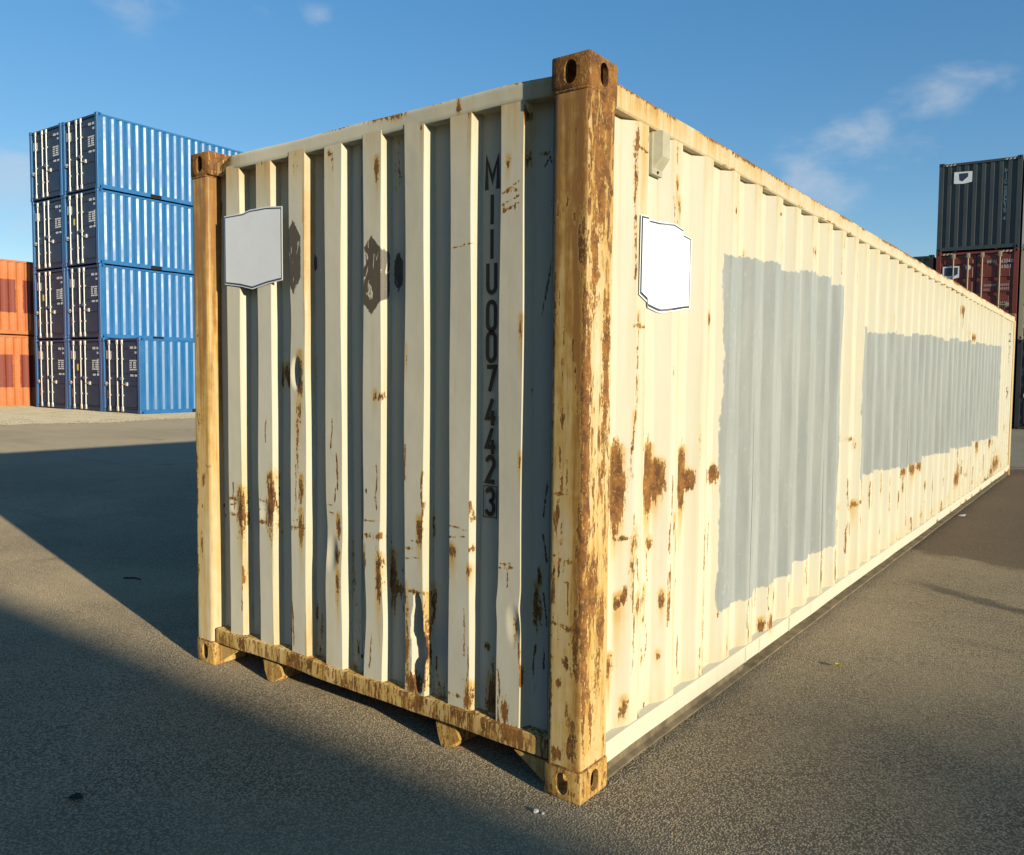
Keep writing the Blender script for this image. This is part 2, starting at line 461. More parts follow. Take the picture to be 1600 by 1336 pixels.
CREAM = make_cream()
M = {
 'asphalt': make_asphalt(),
 'dark': simple('dark_underside', (.035, .028, .022), .8),
 'letter': simple('black_lettering', (.012, .012, .013), .5, var=.2),
 'white': simple('white_vinyl', (.82, .84, .85), .45, var=.03),
 'navy': simple('navy_vinyl', (.045, .055, .09), .4, var=.1),
 'beige': simple('beige_plastic', (.46, .43, .31), .5, var=.08, sc=20),
 'pocket_shade': simple('painted_pocket_shade', (.01, .009, .008), .9),
 'galv': simple('galvanised_steel', (.62, .60, .54), .38, .25, .15, 12, streak=True),
 'blue': painted('blue_container_paint', (.012, .122, .31), .40, 0, (.10, .22, .42), .18),
 'blue_shaded': painted('shaded_blue_door_paint', (.016, .042, .092), .62, 0, (.05, .06, .08), .3),  # side blue darkened in colour for the doors' grazing light and post shade
 'gasket': simple('rubber_gasket', (.012, .012, .012), .7),
 'orange': painted('orange_container_paint', (.50, .145, .036), .5, .35, (.56, .25, .11), .35),
 'orange_p': painted('orange_patched_paint', (.50, .145, .036), .5, .35, (.56, .25, .11), .35,
                     patch=((.20, .035, .018, 1), [(4.55, 5.38, .85, 2.12), (5.62, 6.5, .85, 2.12), (3.0, 4.0, .85, 2.12)])),
 'charcoal': painted('charcoal_container_paint', (.045, .052, .052), .42, .05, (.09, .09, .085), .3),
 'red': painted('oxide_red_container_paint', (.165, .030, .018), .5, .12, (.24, .07, .04), .3),
 'slate': painted('slate_blue_container_paint', (.075, .10, .155), .5, .1, (.14, .15, .17), .3),
 'black': painted('black_container_paint', (.028, .029, .031), .5, .1, (.06, .05, .04), .3),
 'pale': painted('pale_grey_container_paint', (.45, .46, .44), .5, .1, (.36, .34, .30), .3),
 'olive': painted('olive_container_paint', (.16, .125, .07), .55, .4, (.22, .18, .11), .3),
 'tan': painted('tan_post_paint', (.36, .30, .19), .5, .2, (.3, .25, .17), .3),
 'print': simple('white_print', (.62, .62, .60), .5, var=.1),
 'print_dim': simple('faded_print', (.36, .27, .25), .6, var=.1),
 'stick_o': simple('orange_sticker', (.62, .16, .05), .5, var=.1),
 'stick_y': simple('yellow_sticker', (.55, .42, .06), .5, var=.1),
 'dark_flange': simple('dark_olive_flange', (.17, .132, .075), .85, var=.35, sc=14, streak=False),  # dark olive-brown, darker than the rail web above it
 'stripe': simple('yellow_stripe', (.60, .55, .38), .5, var=.1),
}

# ------------------------------------------------------------------ ground
mb = MB()
mb.add([(-400, -400, 0), (400, -400, 0), (400, 500, 0), (-400, 500, 0)], [(0, 1, 2, 3)])
tag(obj('ground', mb.mesh('ground', False), M['asphalt']), kind='structure')

# ------------------------------------------------------------------ wear lists: (along, height, half width, half height, strength, streak length)
END_OUT = [(-2.079, 0.809, 0.033, 0.122, 1, 0.45), (-2.15, 0.872, 0.055, 0.01, 0.7, 0), (-2.14, 0.793, 0.044, 0.013, 0.7, 0), (-1.831, 0.867, 0.03, 0.154, 1, 0.35), (-1.894, 0.783, 0.051, 0.012, 0.8, 0), (-1.83, 1.005, 0.025, 0.018, 0.9, 0), (-1.596, 0.965, 0.024, 0.047, 1, 0.1), (-1.597, 0.787, 0.024, 0.066, 1, 0.3), (-1.669, 0.778, 0.058, 0.009, 0.7, 0), (-1.728, 1.566, 0.019, 0.083, 0.9, 0.1), (-1.605, 1.479, 0.028, 0.117, 0.9, 0.5), (-1.622, 1.214, 0.014, 0.177, 0.7, 0.2), (-1.602, 1.333, 0.019, 0.059, 0.6, 0.2), (-1.334, 0.819, 0.022, 0.04, 1, 0.1), (-1.431, 0.816, 0.022, 0.012, 0.8, 0), (-1.339, 0.684, 0.022, 0.023, 1, 0.1), (-1.34, 0.569, 0.017, 0.058, 0.9, 0.3), (-1.43, 2.362, 0.009, 0.083, 0.8, 0.3), (-1.39, 2.453, 0.026, 0.011, 0.7, 0.3), (-1.082, 2.347, 0.023, 0.036, 1, 0.25), (-1.091, 1.404, 0.02, 0.016, 0.9, 0.1), (-1.063, 1.405, 0.016, 0.019, 0.8, 0), (-1.072, 0.815, 0.016, 0.016, 1, 0), (-1.076, 0.63, 0.02, 0.105, 1, 0.4), (-1.132, 0.807, 0.057, 0.008, 0.6, 0), (-1.182, 0.684, 0.012, 0.056, 0.8, 0.3), (-1.076, 0.699, 0.024, 0.027, 1, 0), (-0.83, 0.866, 0.015, 0.058, 1, 0.2), (-0.89, 0.79, 0.03, 0.008, 0.8, 0), (-0.912, 0.589, 0.015, 0.054, 0.9, 0.2), (-0.852, 0.613, 0.073, 0.013, 0.8, 0), (-0.904, 0.375, 0.019, 0.189, 0.75, 0.1), (-0.799, 0.397, 0.018, 0.212, 0.7, 0.2), (-0.87, 0.221, 0.06, 0.059, 0.95, 0), (-0.906, 1.565, 0.007, 0.052, 0.6, 0.2), (-0.645, 0.808, 0.031, 0.018, 1, 0.15), (-0.666, 0.759, 0.01, 0.077, 0.8, 0.2), (-0.554, 0.83, 0.01, 0.015, 0.9, 0), (-0.56, 0.742, 0.013, 0.015, 1, 0.1), (-0.559, 0.23, 0.017, 0.071, 1, 0.1), (-0.628, 0.239, 0.048, 0.008, 0.7, 0), (-0.58, 0.31, 0.014, 0.01, 0.7, 0), (-0.377, 2.269, 0.015, 0.021, 0.9, 0.1), (-0.354, 2.172, 0.036, 0.008, 0.7, 0), (-0.369, 2.109, 0.036, 0.008, 0.8, 0), (-0.31, 1.676, 0.009, 0.042, 0.9, 0.25), (-0.31, 1.186, 0.009, 0.033, 0.9, 0.2), (-0.296, 2.274, 0.006, 0.045, 0.7, 0.2), (-0.37, 0.235, 0.022, 0.049, 1, 0), (-0.324, 0.556, 0.018, 0.034, 0.5, 0.1), (-0.339, 0.186, 0.037, 0.012, 0.8, 0), (-0.298, 2.432, 0.009, 0.031, 0.9, 0.4), (-0.566, 2.482, 0.019, 0.012, 0.6, 0.5), (-0.821, 2.471, 0.011, 0.012, 0.8, 0.3), (-1.624, 2.401, 0.037, 0.085, 0.25, 0.2), (-1.005, 2.424, 0.015, 0.021, 0.6, 0.4), (-1.369, 2.409, 0.013, 0.027, 0.7, 0.4)]
END_IN = [(-1.32, 0.627, 0.035, 0.13, 1, 0.2), (-1.041, 0.627, 0.036, 0.125, 1, 0.15), (-1.002, 0.592, 0.054, 0.033, 0.8, 0), (-0.802, 0.876, 0.025, 0.058, 1, 0.1), (-0.794, 0.574, 0.029, 0.053, 1, 0.1), (-0.469, 0.239, 0.045, 0.071, 1, 0.1), (-0.494, 0.449, 0.026, 0.015, 0.8, 0), (-0.26, 0.654, 0.027, 0.063, 0.9, 0.1), (-0.246, 0.752, 0.015, 0.043, 0.8, 0), (-1.752, 1.492, 0.049, 0.036, 1, 0.1), (-1.817, 1.476, 0.05, 0.043, 1, 0.1), (-1.575, 1.508, 0.037, 0.041, 1, 0.5), (-1.598, 1.567, 0.046, 0.023, 0.8, 0), (-1.278, 0.171, 0.034, 0.029, 0.8, 0.1), (-1.547, 0.383, 0.019, 0.042, 0.7, 0.1), (-1.811, 0.74, 0.02, 0.044, 0.8, 0.2), (-2.069, 0.303, 0.033, 0.026, 0.7, 0.1), (-0.246, 2.299, 0.029, 0.008, 0.6, 0), (-1.011, 2.33, 0.03, 0.078, 0.4, 0.2), (-2.028, 0.165, 0.054, 0.052, 0.5, 0), (-2.293, 2.402, 0.023, 0.191, 0.6, 0.6), (-2.072, 2.468, 0.053, 0.037, 0.4, 0.3), (-1.256, 0.292, 0.059, 0.116, 0.35, 0.1), (-0.744, 0.198, 0.05, 0.053, 0.5, 0), (-1.525, 0.266, 0.046, 0.091, 0.45, 0.1)]
RESID_OUT = [(-1.116, 1.912, 0.075, 0.165, 1, 0), (-1.644, 2.025, 0.056, 0.168, 1, 0)]
RESID_IN = [(-1.019, 1.925, 0.042, 0.085, 1, 0), (-1.571, 1.996, 0.055, 0.063, 0.6, 0)]
SIDE = [(0.269, 1.085, 0.05, 0.111, 1, 0.2), (0.508, 1.096, 0.036, 0.134, 1, 0.1), (0.468, 1.08, 0.046, 0.041, 0.9, 0), (0.56, 1.086, 0.053, 0.057, 1, 0.1), (0.795, 1.067, 0.036, 0.127, 1, 0.1), (0.748, 1.066, 0.041, 0.055, 0.9, 0), (0.843, 1.062, 0.043, 0.045, 0.9, 0), (1.033, 1.049, 0.027, 0.041, 1, 0), (1.107, 1.059, 0.035, 0.042, 1, 0), (0.297, 0.895, 0.042, 0.012, 0.8, 0), (0.528, 0.832, 0.031, 0.023, 0.8, 0.1), (0.347, 0.769, 0.014, 0.112, 0.8, 0.3), (0.368, 0.864, 0.014, 0.062, 0.7, 0.1), (0.291, 0.653, 0.042, 0.022, 1, 0.35), (0.309, 0.673, 0.019, 0.035, 1, 0), (0.39, 0.622, 0.015, 0.046, 0.9, 0.2), (0.494, 0.626, 0.021, 0.031, 0.9, 0.15), (0.6, 0.592, 0.022, 0.027, 0.9, 0.15), (0.64, 0.55, 0.017, 0.043, 0.8, 0.15), (0.492, 0.534, 0.015, 0.016, 0.8, 0.1), (0.244, 0.414, 0.036, 0.034, 1, 0.3), (0.221, 0.433, 0.013, 0.044, 1, 0), (0.318, 0.23, 0.024, 0.035, 0.9, 0.1), (0.483, 0.368, 0.031, 0.016, 0.7, 0.1), (0.471, 0.42, 0.02, 0.026, 0.8, 0), (0.587, 0.363, 0.022, 0.013, 0.7, 0.1), (0.988, 0.365, 0.027, 0.036, 0.9, 0.1), (1.021, 0.371, 0.034, 0.018, 0.9, 0), (1.009, 0.603, 0.027, 0.015, 0.8, 0.1), (0.983, 0.483, 0.013, 0.065, 0.7, 0.1), (0.986, 0.672, 0.013, 0.041, 0.7, 0), (1.898, 0.293, 0.039, 0.036, 1, 0.2), (1.802, 0.196, 0.047, 0.057, 1, 0), (1.712, 0.199, 0.036, 0.028, 1, 0.1), (1.605, 0.236, 0.026, 0.041, 0.8, 0.1), (1.751, 0.154, 0.093, 0.014, 0.8, 0), (0.965, 1.757, 0.019, 0.022, 0.9, 0.1), (0.652, 2.276, 0.016, 0.025, 0.9, 0.2), (0.652, 2.403, 0.011, 0.05, 0.6, 0.2), (1.891, 2.198, 0.028, 0.027, 1, 0.1), (2.356, 2.241, 0.023, 0.018, 0.8, 0.1), (1.223, 2.275, 0.014, 0.012, 0.7, 0.1), (1.795, 2.36, 0.018, 0.01, 0.8, 0), (0.361, 2.497, 0.042, 0.032, 0.6, 0.5), (0.333, 2.35, 0.009, 0.139, 0.6, 0.4), (0.389, 2.352, 0.038, 0.008, 0.6, 0), (0.337, 2.246, 0.014, 0.033, 0.8, 0.2), (0.364, 1.717, 0.014, 0.019, 0.8, 0.1), (0.379, 1.694, 0.048, 0.008, 0.7, 0), (0.359, 1.428, 0.009, 0.073, 0.7, 0.1), (0.344, 1.32, 0.009, 0.049, 0.8, 0.1), (0.676, 0.892, 0.011, 0.038, 0.8, 0.1), (0.65, 1.528, 0.006, 0.026, 0.6, 0)]
SIDE2 = [(3.024, 1.095, 0.057, 0.068, 1, 0.3), (3.213, 1.101, 0.092, 0.018, 0.8, 0), (3.309, 1.056, 0.079, 0.036, 0.7, 0), (3.325, 0.631, 0.161, 0.018, 1, 0.3), (3.028, 0.648, 0.072, 0.017, 0.9, 0.2), (3.515, 0.639, 0.101, 0.019, 0.8, 0), (5.123, 0.73, 0.077, 0.04, 1, 0.2), (5.407, 0.728, 0.082, 0.036, 1, 0.1), (4.81, 0.725, 0.047, 0.033, 0.9, 0.1), (6.646, 0.634, 0.071, 0.096, 0.9, 0.1), (7.515, 0.458, 0.127, 0.075, 1, 0.1), (7.365, 0.4, 0.124, 0.059, 1, 0.1), (8.043, 0.407, 0.14, 0.039, 0.8, 0), (8.738, 0.706, 0.158, 0.082, 0.8, 0.1), (9.863, 0.678, 0.125, 0.072, 0.8, 0.1), (10.546, 0.31, 0.574, 0.077, 0.9, 0.05), (9.647, 0.168, 0.372, 0.036, 0.9, 0), (10.115, 0.229, 0.264, 0.093, 0.8, 0), (7.394, 2.28, 0.123, 0.042, 0.8, 0.1), (8.209, 2.022, 0.143, 0.03, 0.9, 0.05), (7.787, 2.06, 0.133, 0.073, 0.5, 0), (4.129, 0.728, 0.04, 0.051, 0.8, 0.1), (3.851, 0.273, 0.056, 0.05, 0.8, 0.1), (5.6, 0.23, 0.057, 0.062, 0.8, 0.1), (6.116, 0.132, 0.097, 0.053, 0.8, 0.1), (3.544, 0.395, 0.051, 0.076, 0.8, 0.1)]


def blobs(u, z, L, base=-1.0):
    r = np.full(u.shape, base, np.float32); ws = np.zeros(u.shape, np.float32)
    for cu, cz, ru, rz, s_, st in L:
        if st > 0 and rz < ru * 3: ru, rz = ru * .78, rz * 1.35
        q = 1 - np.sqrt(((u - cu) / (ru * 1.05)) ** 2 + ((z - cz) / (rz * 1.08)) ** 2)
        r = np.maximum(r, np.where(q > -1, q * s_ * .8 + (s_ - 1) * .3 - .10, -1))
        d = cz - z
        ln = max(st, rz * 2)
        fade = np.where(d > -rz, np.clip(1 - (d + rz) / (ln + rz * 2), 0, 1), np.clip(1 + (d + rz) / .03, 0, 1))
        ws = np.maximum(ws, s_ * (.8 if st > 0 else .30) * np.exp(-((u - cu) / (ru * .9 + .006)) ** 2) * fade)
    return r, ws

def cracks(u, z, L):
    r = np.full(u.shape, -1.0, np.float32)
    for (ua, za, ub, zb, wd) in L:
        m = (np.abs(u - (ua + ub) / 2) < abs(ua - ub) / 2 + .03) & (np.abs(z - (za + zb) / 2) < abs(za - zb) / 2 + .03)
        if not m.any(): continue
        uu, zz = u[m], z[m]
        t = np.clip(((uu - ua) * (ub - ua) + (zz - za) * (zb - za)) / ((ub - ua) ** 2 + (zb - za) ** 2 + 1e-9), 0, 1)
        d = np.hypot(uu - ua - t * (ub - ua), zz - za - t * (zb - za))
        r[m] = np.maximum(r[m], .42 - d / wd * .5)
    return r
def crack_path(rr, u, z, ln, wd, jit=.006):
    out = []; n = max(2, int(ln / .04))
    for i in range(n):
        u2 = u + rr.gauss(0, jit); z2 = z - ln / n
        out.append((u, z, u2, z2, wd * rr.uniform(.7, 1.2))); u, z = u2, z2
    return out

def hexa(u, z, cu, cz, ru, rz):
    a = np.abs(u - cu) / ru; bz = np.abs(z - cz) / rz
    return (1 - np.maximum(a, a * .45 + bz)) * ru

W0, L0, H0 = 2.438, 12.192, 2.591

def main_attr(rust=-1.0, wash=0.0, flake=-2.0, patch=-1.0, resid=-1.0):
    return dict(rust=rust, wash=wash, flake=flake, patch=patch, resid=resid)

# ---------------------------------------------- corner casting (oval holes cut through to a hollow)
def make_casting():
    """outer corner of the casting at x=+, y=-, z=+ ; size .162 x .178 x .118"""
    def temp(name, mbx):
        o = bpy.data.objects.new(name, mbx.mesh(name)); col.objects.link(o); return o
    b0 = MB(); b0.cbox(-.162, 0, 0, .178, -.118, 0, .009)
    base = temp('tmp_a', b0)
    cuts = []
    def stadium(cx, cz, hw, hh, n=8):
        return [(cx + hw * math.cos(R(180 * i / n)), cz + (hh - hw) + hw * math.sin(R(180 * i / n))) for i in range(n + 1)] + \
               [(cx + hw * math.cos(R(180 + 180 * i / n)), cz - (hh - hw) + hw * math.sin(R(180 + 180 * i / n))) for i in range(n + 1)]
    c = MB(); c.sweep(stadium(-.081, -.060, .026, .040), [-.05, .09], 'y'); cuts.append(temp('tmp_b', c))
    c = MB(); c.sweep(stadium(.089, -.060, .024, .040), [-.09, .05], 'x'); cuts.append(temp('tmp_c', c))
    c = MB(); c.cbox(-.14, -.022, .022, .156, -.10, -.018, .01); cuts.append(temp('tmp_d', c))
    for k in cuts:
        md = base.modifiers.new('cut', 'BOOLEAN'); md.operation = 'DIFFERENCE'; md.object = k; md.solver = 'EXACT'
    dg = bpy.context.evaluated_depsgraph_get()
    me = bpy.data.meshes.new_from_object(base.evaluated_get(dg))
    for o in [base] + cuts:
        d_ = o.data; bpy.data.objects.remove(o); bpy.data.meshes.remove(d_)
    return me
CAST = make_casting()
def cast_variant(sx, sy, sz, name='corner_casting'):
    me = CAST.copy(); me.name = name
    me.transform(Matrix.Diagonal((sx, sy, sz, 1)))
    if sx * sy * sz < 0: me.flip_normals()
    me.materials.clear()
    smooth_mesh(me, 40)
    return me

# ================================================================= THE CREAM CONTAINER
main = empty('shipping_container')
tag(main, 'rusty cream shipping container with two grey overpainted patches, standing alone in front', 'container')

def corner_list(L, H):
    return [(0, 0, H, 1, 1, 1), (-W0, 0, H, -1, 1, 1), (0, 0, 0, 1, 1, -1), (-W0, 0, 0, -1, 1, -1),
            (0, L, H, 1, -1, 1), (-W0, L, H, -1, -1, 1), (0, L, 0, 1, -1, -1), (-W0, L, 0, -1, -1, -1)]

for (x, y, z, sx, sy, sz) in corner_list(L0, H0):
    me = cast_variant(sx, sy, sz)
    # bake the place into the mesh so that wear follows the container's own coordinates
    me.transform(Matrix.Translation((x, y, z)))
    o = obj('corner_casting', me, CREAM, main)
    lv = .38 if z > 1 else -.05
    set_attrs(o, lambda co, lv=lv: main_attr(np.full(len(co), lv), np.full(len(co), .95 if lv > .3 else .8)))

def zline(a, b, st):
    n = max(2, int(round((b - a) / st)) + 1); return [a + (b - a) * i / (n - 1) for i in range(n)]

# ---------------------------------------------- corner posts
def post(x0, x1, y0, y1, z0, z1, attr, name='corner_post'):
    m_ = MB(); m_.sweep(densify(round_rect(x0, x1, y0, y1, .012, 3), .010), zline(z0, z1, .011), 'z')
    o = obj(name, m_, CREAM, main, 40); set_attrs(o, attr); return o
def near_attr(co):
    x, y, z = co.T; t = z / H0
    front = y < .010
    side = x > -.008
    fl = np.where(side, -.16 + .36 * np.clip((t - .60) / .35, 0, 1) - .13 * np.sin(z * 4.3) - .08 * np.sin(y * 60 + z * 2), -.72 + .10 * np.sin(z * 3.3) + .42 * np.exp(-((x + .012) / .016) ** 2))
    edge = np.exp(-((x + .02) / .035) ** 2) * front
    ws = np.where(side, .56 + .14 * np.sin(z * 3.0) + .25 * np.clip((t - .6) / .3, 0, 1), .50 + .46 * np.clip((t - .38) / .5, 0, 1) + .55 * edge + .3 * np.exp(-((x + .15) / .02) ** 2))
    ru, w2 = blobs(y * 1.0, z, [(.015, 1.15, .022, .5, 1.15, .3), (.02, .55, .022, .35, 1.1, .3), (.085, 2.2, .05, .22, 1.2, .5), (.13, 1.55, .025, .35, 1.0, .4), (.05, 1.9, .03, .2, 1.0, .4), (.02, .9, .02, .2, .9, .2), (.06, .75, .045, .14, 1.1, .3), (.12, .62, .03, .12, 1.1, .3), (.10, .45, .03, .12, .7, .2), (.06, .3, .03, .08, .7, .1), (.12, 1.3, .02, .3, .8, .2), (.02, 1.55, .02, .35, .8, .2)])
    rf, w3 = blobs(x, z, [(-.04, .20, .035, .05, 1.0, .05), (-.11, .16, .03, .03, .9, 0), (-.13, .75, .012, .10, .9, .3), (-.10, 1.35, .010, .08, .8, .4), (-.03, 1.95, .012, .12, .9, .4), (-.07, .50, .02, .03, .9, .2), (-.012, 1.5, .012, .6, 1.05, .2), (-.012, .75, .012, .35, 1.0, .2), (-.14, 1.6, .008, .5, .8, .2), (-.03, .55, .02, .12, 1, .1), (-.06, .62, .04, .015, .8, 0), (-.02, .95, .015, .2, .9, .2), (-.12, 1.0, .01, .06, .9, .1), (-.10, .42, .03, .02, .7, .1), (-.05, .28, .03, .03, .8, 0), (-.09, 2.1, .012, .04, .7, .2), (-.06, 2.05, .008, .03, .8, .2), (-.14, .35, .01, .2, .8, .1), (-.08, .86, .05, .008, .5, 0)])
    rp_ = random.Random(55); CR = []
    for _ in range(16): CR += crack_path(rp_, rp_.uniform(-.135, -.02), rp_.uniform(.3, 2.2), rp_.uniform(.04, .2), .005, .004)
    for _ in range(6):
        zq = rp_.uniform(.3, 1.1); CR.append((-.14, zq, rp_.uniform(-.09, -.03), zq + rp_.uniform(-.03, .01), .0035))
    rf = np.maximum(rf, cracks(x, z, CR))
    return main_attr(np.where(side, ru, np.where(front, rf, -.3)), np.clip(np.maximum(ws, np.where(side, w2, w3)), 0, 1.1), fl)
post(-.150, -.004, .004, .172, .112, 2.475, near_attr)
def left_attr(co):
    x, y, z = co.T; t = z / H0
    inner = x > -2.312
    ws = .52 + .50 * np.clip((t - .25) / .55, 0, 1) - .08 * inner
    rf, w3 = blobs(x, z, [(-2.40, 1.25, .02, .06, .8, .2), (-2.36, .95, .02, .03, .9, .3), (-2.42, .9, .012, .25, .9, .2), (-2.38, .62, .015, .06, .8, .1), (-2.33, 1.02, .03, .012, .7, 0), (-2.42, .5, .012, .12, .7, .1), (-2.40, 1.7, .01, .05, .6, .1)])
    return main_attr(rf, np.clip(np.maximum(ws, w3 * .9), 0, 1), np.full(len(co), -.95) + .3 * (t > .88))
post(-2.434, -2.297, .004, .160, .112, 2.475, left_attr)
for xx in ((-.150, -.004), (-2.434, -2.288)):
    post(xx[0], xx[1], L0 - .172, L0 - .004, .112, 2.475, lambda co: main_attr(np.full(len(co), -.6), np.full(len(co), .55), np.full(len(co), -.9)))

# weld beads where posts meet castings
for (xa, xb, ya, yb) in ((-.150, -.004, .004, .172), (-2.434, -2.297, .004, .160)):
    for zz in (.116, 2.470):
        s2 = MB(); rr_ = random.Random(int(zz * 100))
        s2.sweep(round_rect(xa - .0035, xb + .0028, ya - .0028, yb + .0035, .013, 6), [zz - .006, zz - .002, zz + .003, zz + .006], 'z', lambda a, b, t, zz=zz: (a + (.0 if abs(t - zz) < .004 else -.003 * (1 if a > (xa + xb) / 2 else -1)), b + (.0 if abs(t - zz) < .004 else .003 * (1 if b < (ya + yb) / 2 else -1))))
        o = obj('weld_bead', s2, CREAM, main, 60); set_attrs(o, lambda co: main_attr(np.full(len(co), .30), np.full(len(co), .9)))

# ---------------------------------------------- corrugated end wall with dents
YO, YI = .030, .076
PITCH, FLATW, SL = .2519, .110, .015
FL = [-2.175 + PITCH * k for k in range(8)]
us = [(-2.297, YI), (-2.24, YI)]
for k, a in enumerate(FL):
    us += [(a - SL, YI), (a - SL * .6, YI - .4 * (YI - YO)), (a - SL * .08, YO + .003)]
    n = 20
    us += [(a + FLATW * (i + .25) / (n + .5), YO) for i in range(n + 1)]
    bq = a + FLATW
    us += [(bq + SL * .06, YO + .003), (bq + SL * .35, YO + .35 * (YI - YO)), (bq + SL * .7, YO + .7 * (YI - YO)), (bq + SL, YI)]
    nx = FL[k + 1] - SL if k < 7 else -.150
    nv = 24 if k == 7 else 8
    us += [(bq + SL + (nx - bq - SL) * j / nv, YI) for j in range(1, nv)]
us += [(-.146, YI)]
PXY = us
def prof_y(x):
    xs = [p[0] for p in PXY]
    return np.interp(x, xs, [p[1] for p in PXY])
def gs(v, c, s_): return math.exp(-((v - c) / s_) ** 2)
def end_pt(i, z):
    x, y = PXY[i]
    f = (YI - y) / (YI - YO)           # 1 on the rib crests
    dx = dy = 0.0
    if f > .02:
        # bent and bulged ribs low on the wall
        dx += f * (.010 * gs(x, -1.39, .11) * (gs(z, .80, .10) - .8 * gs(z, .55, .14)))
        dx += f * (-.008 * gs(x, -1.11, .11) * gs(z, .78, .10) + .016 * gs(x, -1.11, .11) * gs(z, .46, .16))
        dx += f * (.010 * gs(x, -.85, .11) * gs(z, .33, .16))
        dx += f * (-.010 * gs(x, -.35, .10) * gs(z, .64, .05) + .006 * gs(x, -1.62, .1) * (gs(z, 1.75, .1) - gs(z, 1.5, .12)))
        dx += f * (.006 * gs(x, -2.1, .1) * gs(z, .72, .14) + .008 * gs(x, -1.86, .1) * gs(z, .8, .12))
        dx += f * .003 * math.sin(z * 5.1 + x * 23.0)
        for cx, cz, ax, az, dp in ((-.843, .40, .040, .205, .075), (-1.629, 1.50, .038, .085, .028), (-.330, .575, .040, .09, .006),
                                   (-1.38, .70, .05, .10, .007), (-2.12, .84, .05, .06, .005), (-1.88, .83, .05, .08, .006)):
            q = ((x - cx) / ax) ** 2 + ((z - cz) / az) ** 2 + (.10 * math.sin(z * 37 + x * 50) + .06 * math.sin(z * 83) if dp > .03 else 0)
            if q < 1: dy += dp * (1 - q) ** (.75 if dp > .03 else 2.0) * f
    dy += .0025 * math.sin(z * 3.7 + x * 6.0) * (1 - f * .4)
    return (x + dx, min(y + dy, YI + .006), z)
m_ = MB()
m_.grid(range(len(PXY)), zline(.185, 2.50, .0085), end_pt)
ew = obj('end_wall', m_.mesh('end_wall', False), CREAM, main, 30)
rc_ = random.Random(77)
END_CR = []; END_CRI = []
for k_ in range(8):
    for _ in range(3): END_CR += crack_path(rc_, FL[k_] + rc_.choice((.004, FLATW - .004, rc_.uniform(.02, .09))), rc_.uniform(.35, 1.3), rc_.uniform(.05, .22), .005, .004)
    for _ in range(2):                                   # scuffs from fork tines
        z_ = rc_.uniform(.74, .92); END_CR.append((FL[k_] + .002, z_, FL[k_] + FLATW * rc_.uniform(.4, 1), z_ + rc_.uniform(-.015, .015), .004))
    END_CRI += crack_path(rc_, FL[k_] + FLATW + rc_.uniform(.03, .12), rc_.uniform(.3, .9), rc_.uniform(.08, .25), .006, .004)
END_CR += [(-.40, 2.165, -.32, 2.205, .005), (-.40, 2.125, -.325, 2.15, .004), (-.395, 2.10, -.325, 2.125, .005), (-.55, 2.0, -.66, 1.985, .004)]
def end_attr(co):
    x, y, z = co.T
    out = y < .066
    ro, wo_ = blobs(x, z, END_OUT); ri, wi = blobs(x, z, END_IN)
    ro = np.maximum(ro, cracks(x, z, END_CR)); ri = np.maximum(ri, cracks(x, z, END_CRI))
    ru = np.where(out, ro, ri); ws = np.where(out, wo_, wi)
    top = np.clip((z - 2.2) / .28, 0, 1)
    rib = np.clip((x - FL[0]) / PITCH, 0, 7.99).astype(int)
    tw = np.array([.55, .6, .5, .25, .35, .2, .35, .45])[rib]
    ws = np.maximum(ws, top * tw)
    # bright flanks carry more run-off
    fl_ = np.mod(x - FL[0], PITCH)
    flank = (fl_ > FLATW - .012) & (fl_ < FLATW + SL) & (y < .075)
    ws = np.maximum(ws, flank * np.array([.42, .36, .62, .18, .24, .26, .10, .30])[rib] * (.6 + .4 * np.sin(z * 2.7 + rib)))
    ws = np.maximum(ws, np.clip((.30 - z) / .12, 0, 1) * .25)
    wl = np.clip((-1.95 - x) / .3, 0, 1) * .12
    ws = np.maximum(ws, wl + .05)
    rs = np.full(len(co), -1.0)
    for cu, cz, ru_, rz_, s_, st in RESID_OUT: rs = np.where(out, np.maximum(rs, hexa(x, z, cu, cz, ru_, rz_)), rs)
    for cu, cz, ru_, rz_, s_, st in RESID_IN: rs = np.where(out, rs, np.maximum(rs, hexa(x, z, cu + .016, cz, ru_ * .62, rz_) - (1 - s_) * .02))
    # scribbled black scrapes in the last hollow
    for (xa, za, xb, zb) in ((-.222, 2.28, -.205, 2.25), (-.205, 2.25, -.205, 2.05), (-.205, 1.92, -.245, 1.72), (-.245, 2.25, -.222, 2.285), (-.235, .92, -.215, .82), (-.23, .70, -.21, .58), (-.205, .70, -.205, .60), (-.22, .50, -.225, .42), (-.215, 1.12, -.235, .98)):
        t = np.clip(((x - xa) * (xb - xa) + (z - za) * (zb - za)) / ((xb - xa) ** 2 + (zb - za) ** 2), 0, 1)
        d = np.hypot(x - xa - t * (xb - xa), z - za - t * (zb - za))
        rs = np.where(out, rs, np.maximum(rs, .0045 - d))
    return main_attr(ru, ws, np.full(len(co), -1.35), -1.0, rs)
set_attrs(ew, end_attr)

# weld seams in the hollows
for xs_ in (-1.235, -.205, -1.99):
    s2 = MB(); s2.sweep([(xs_ - .004, YI + .001), (xs_ + .004, YI + .001), (xs_ + .002, YI - .003), (xs_ - .002, YI - .003)], zline(.2, 2.47, .3), 'z')
    o = obj('weld_seam', s2, CREAM, main); set_attrs(o, lambda co: main_attr(np.full(len(co), -.5), np.full(len(co), .1)))

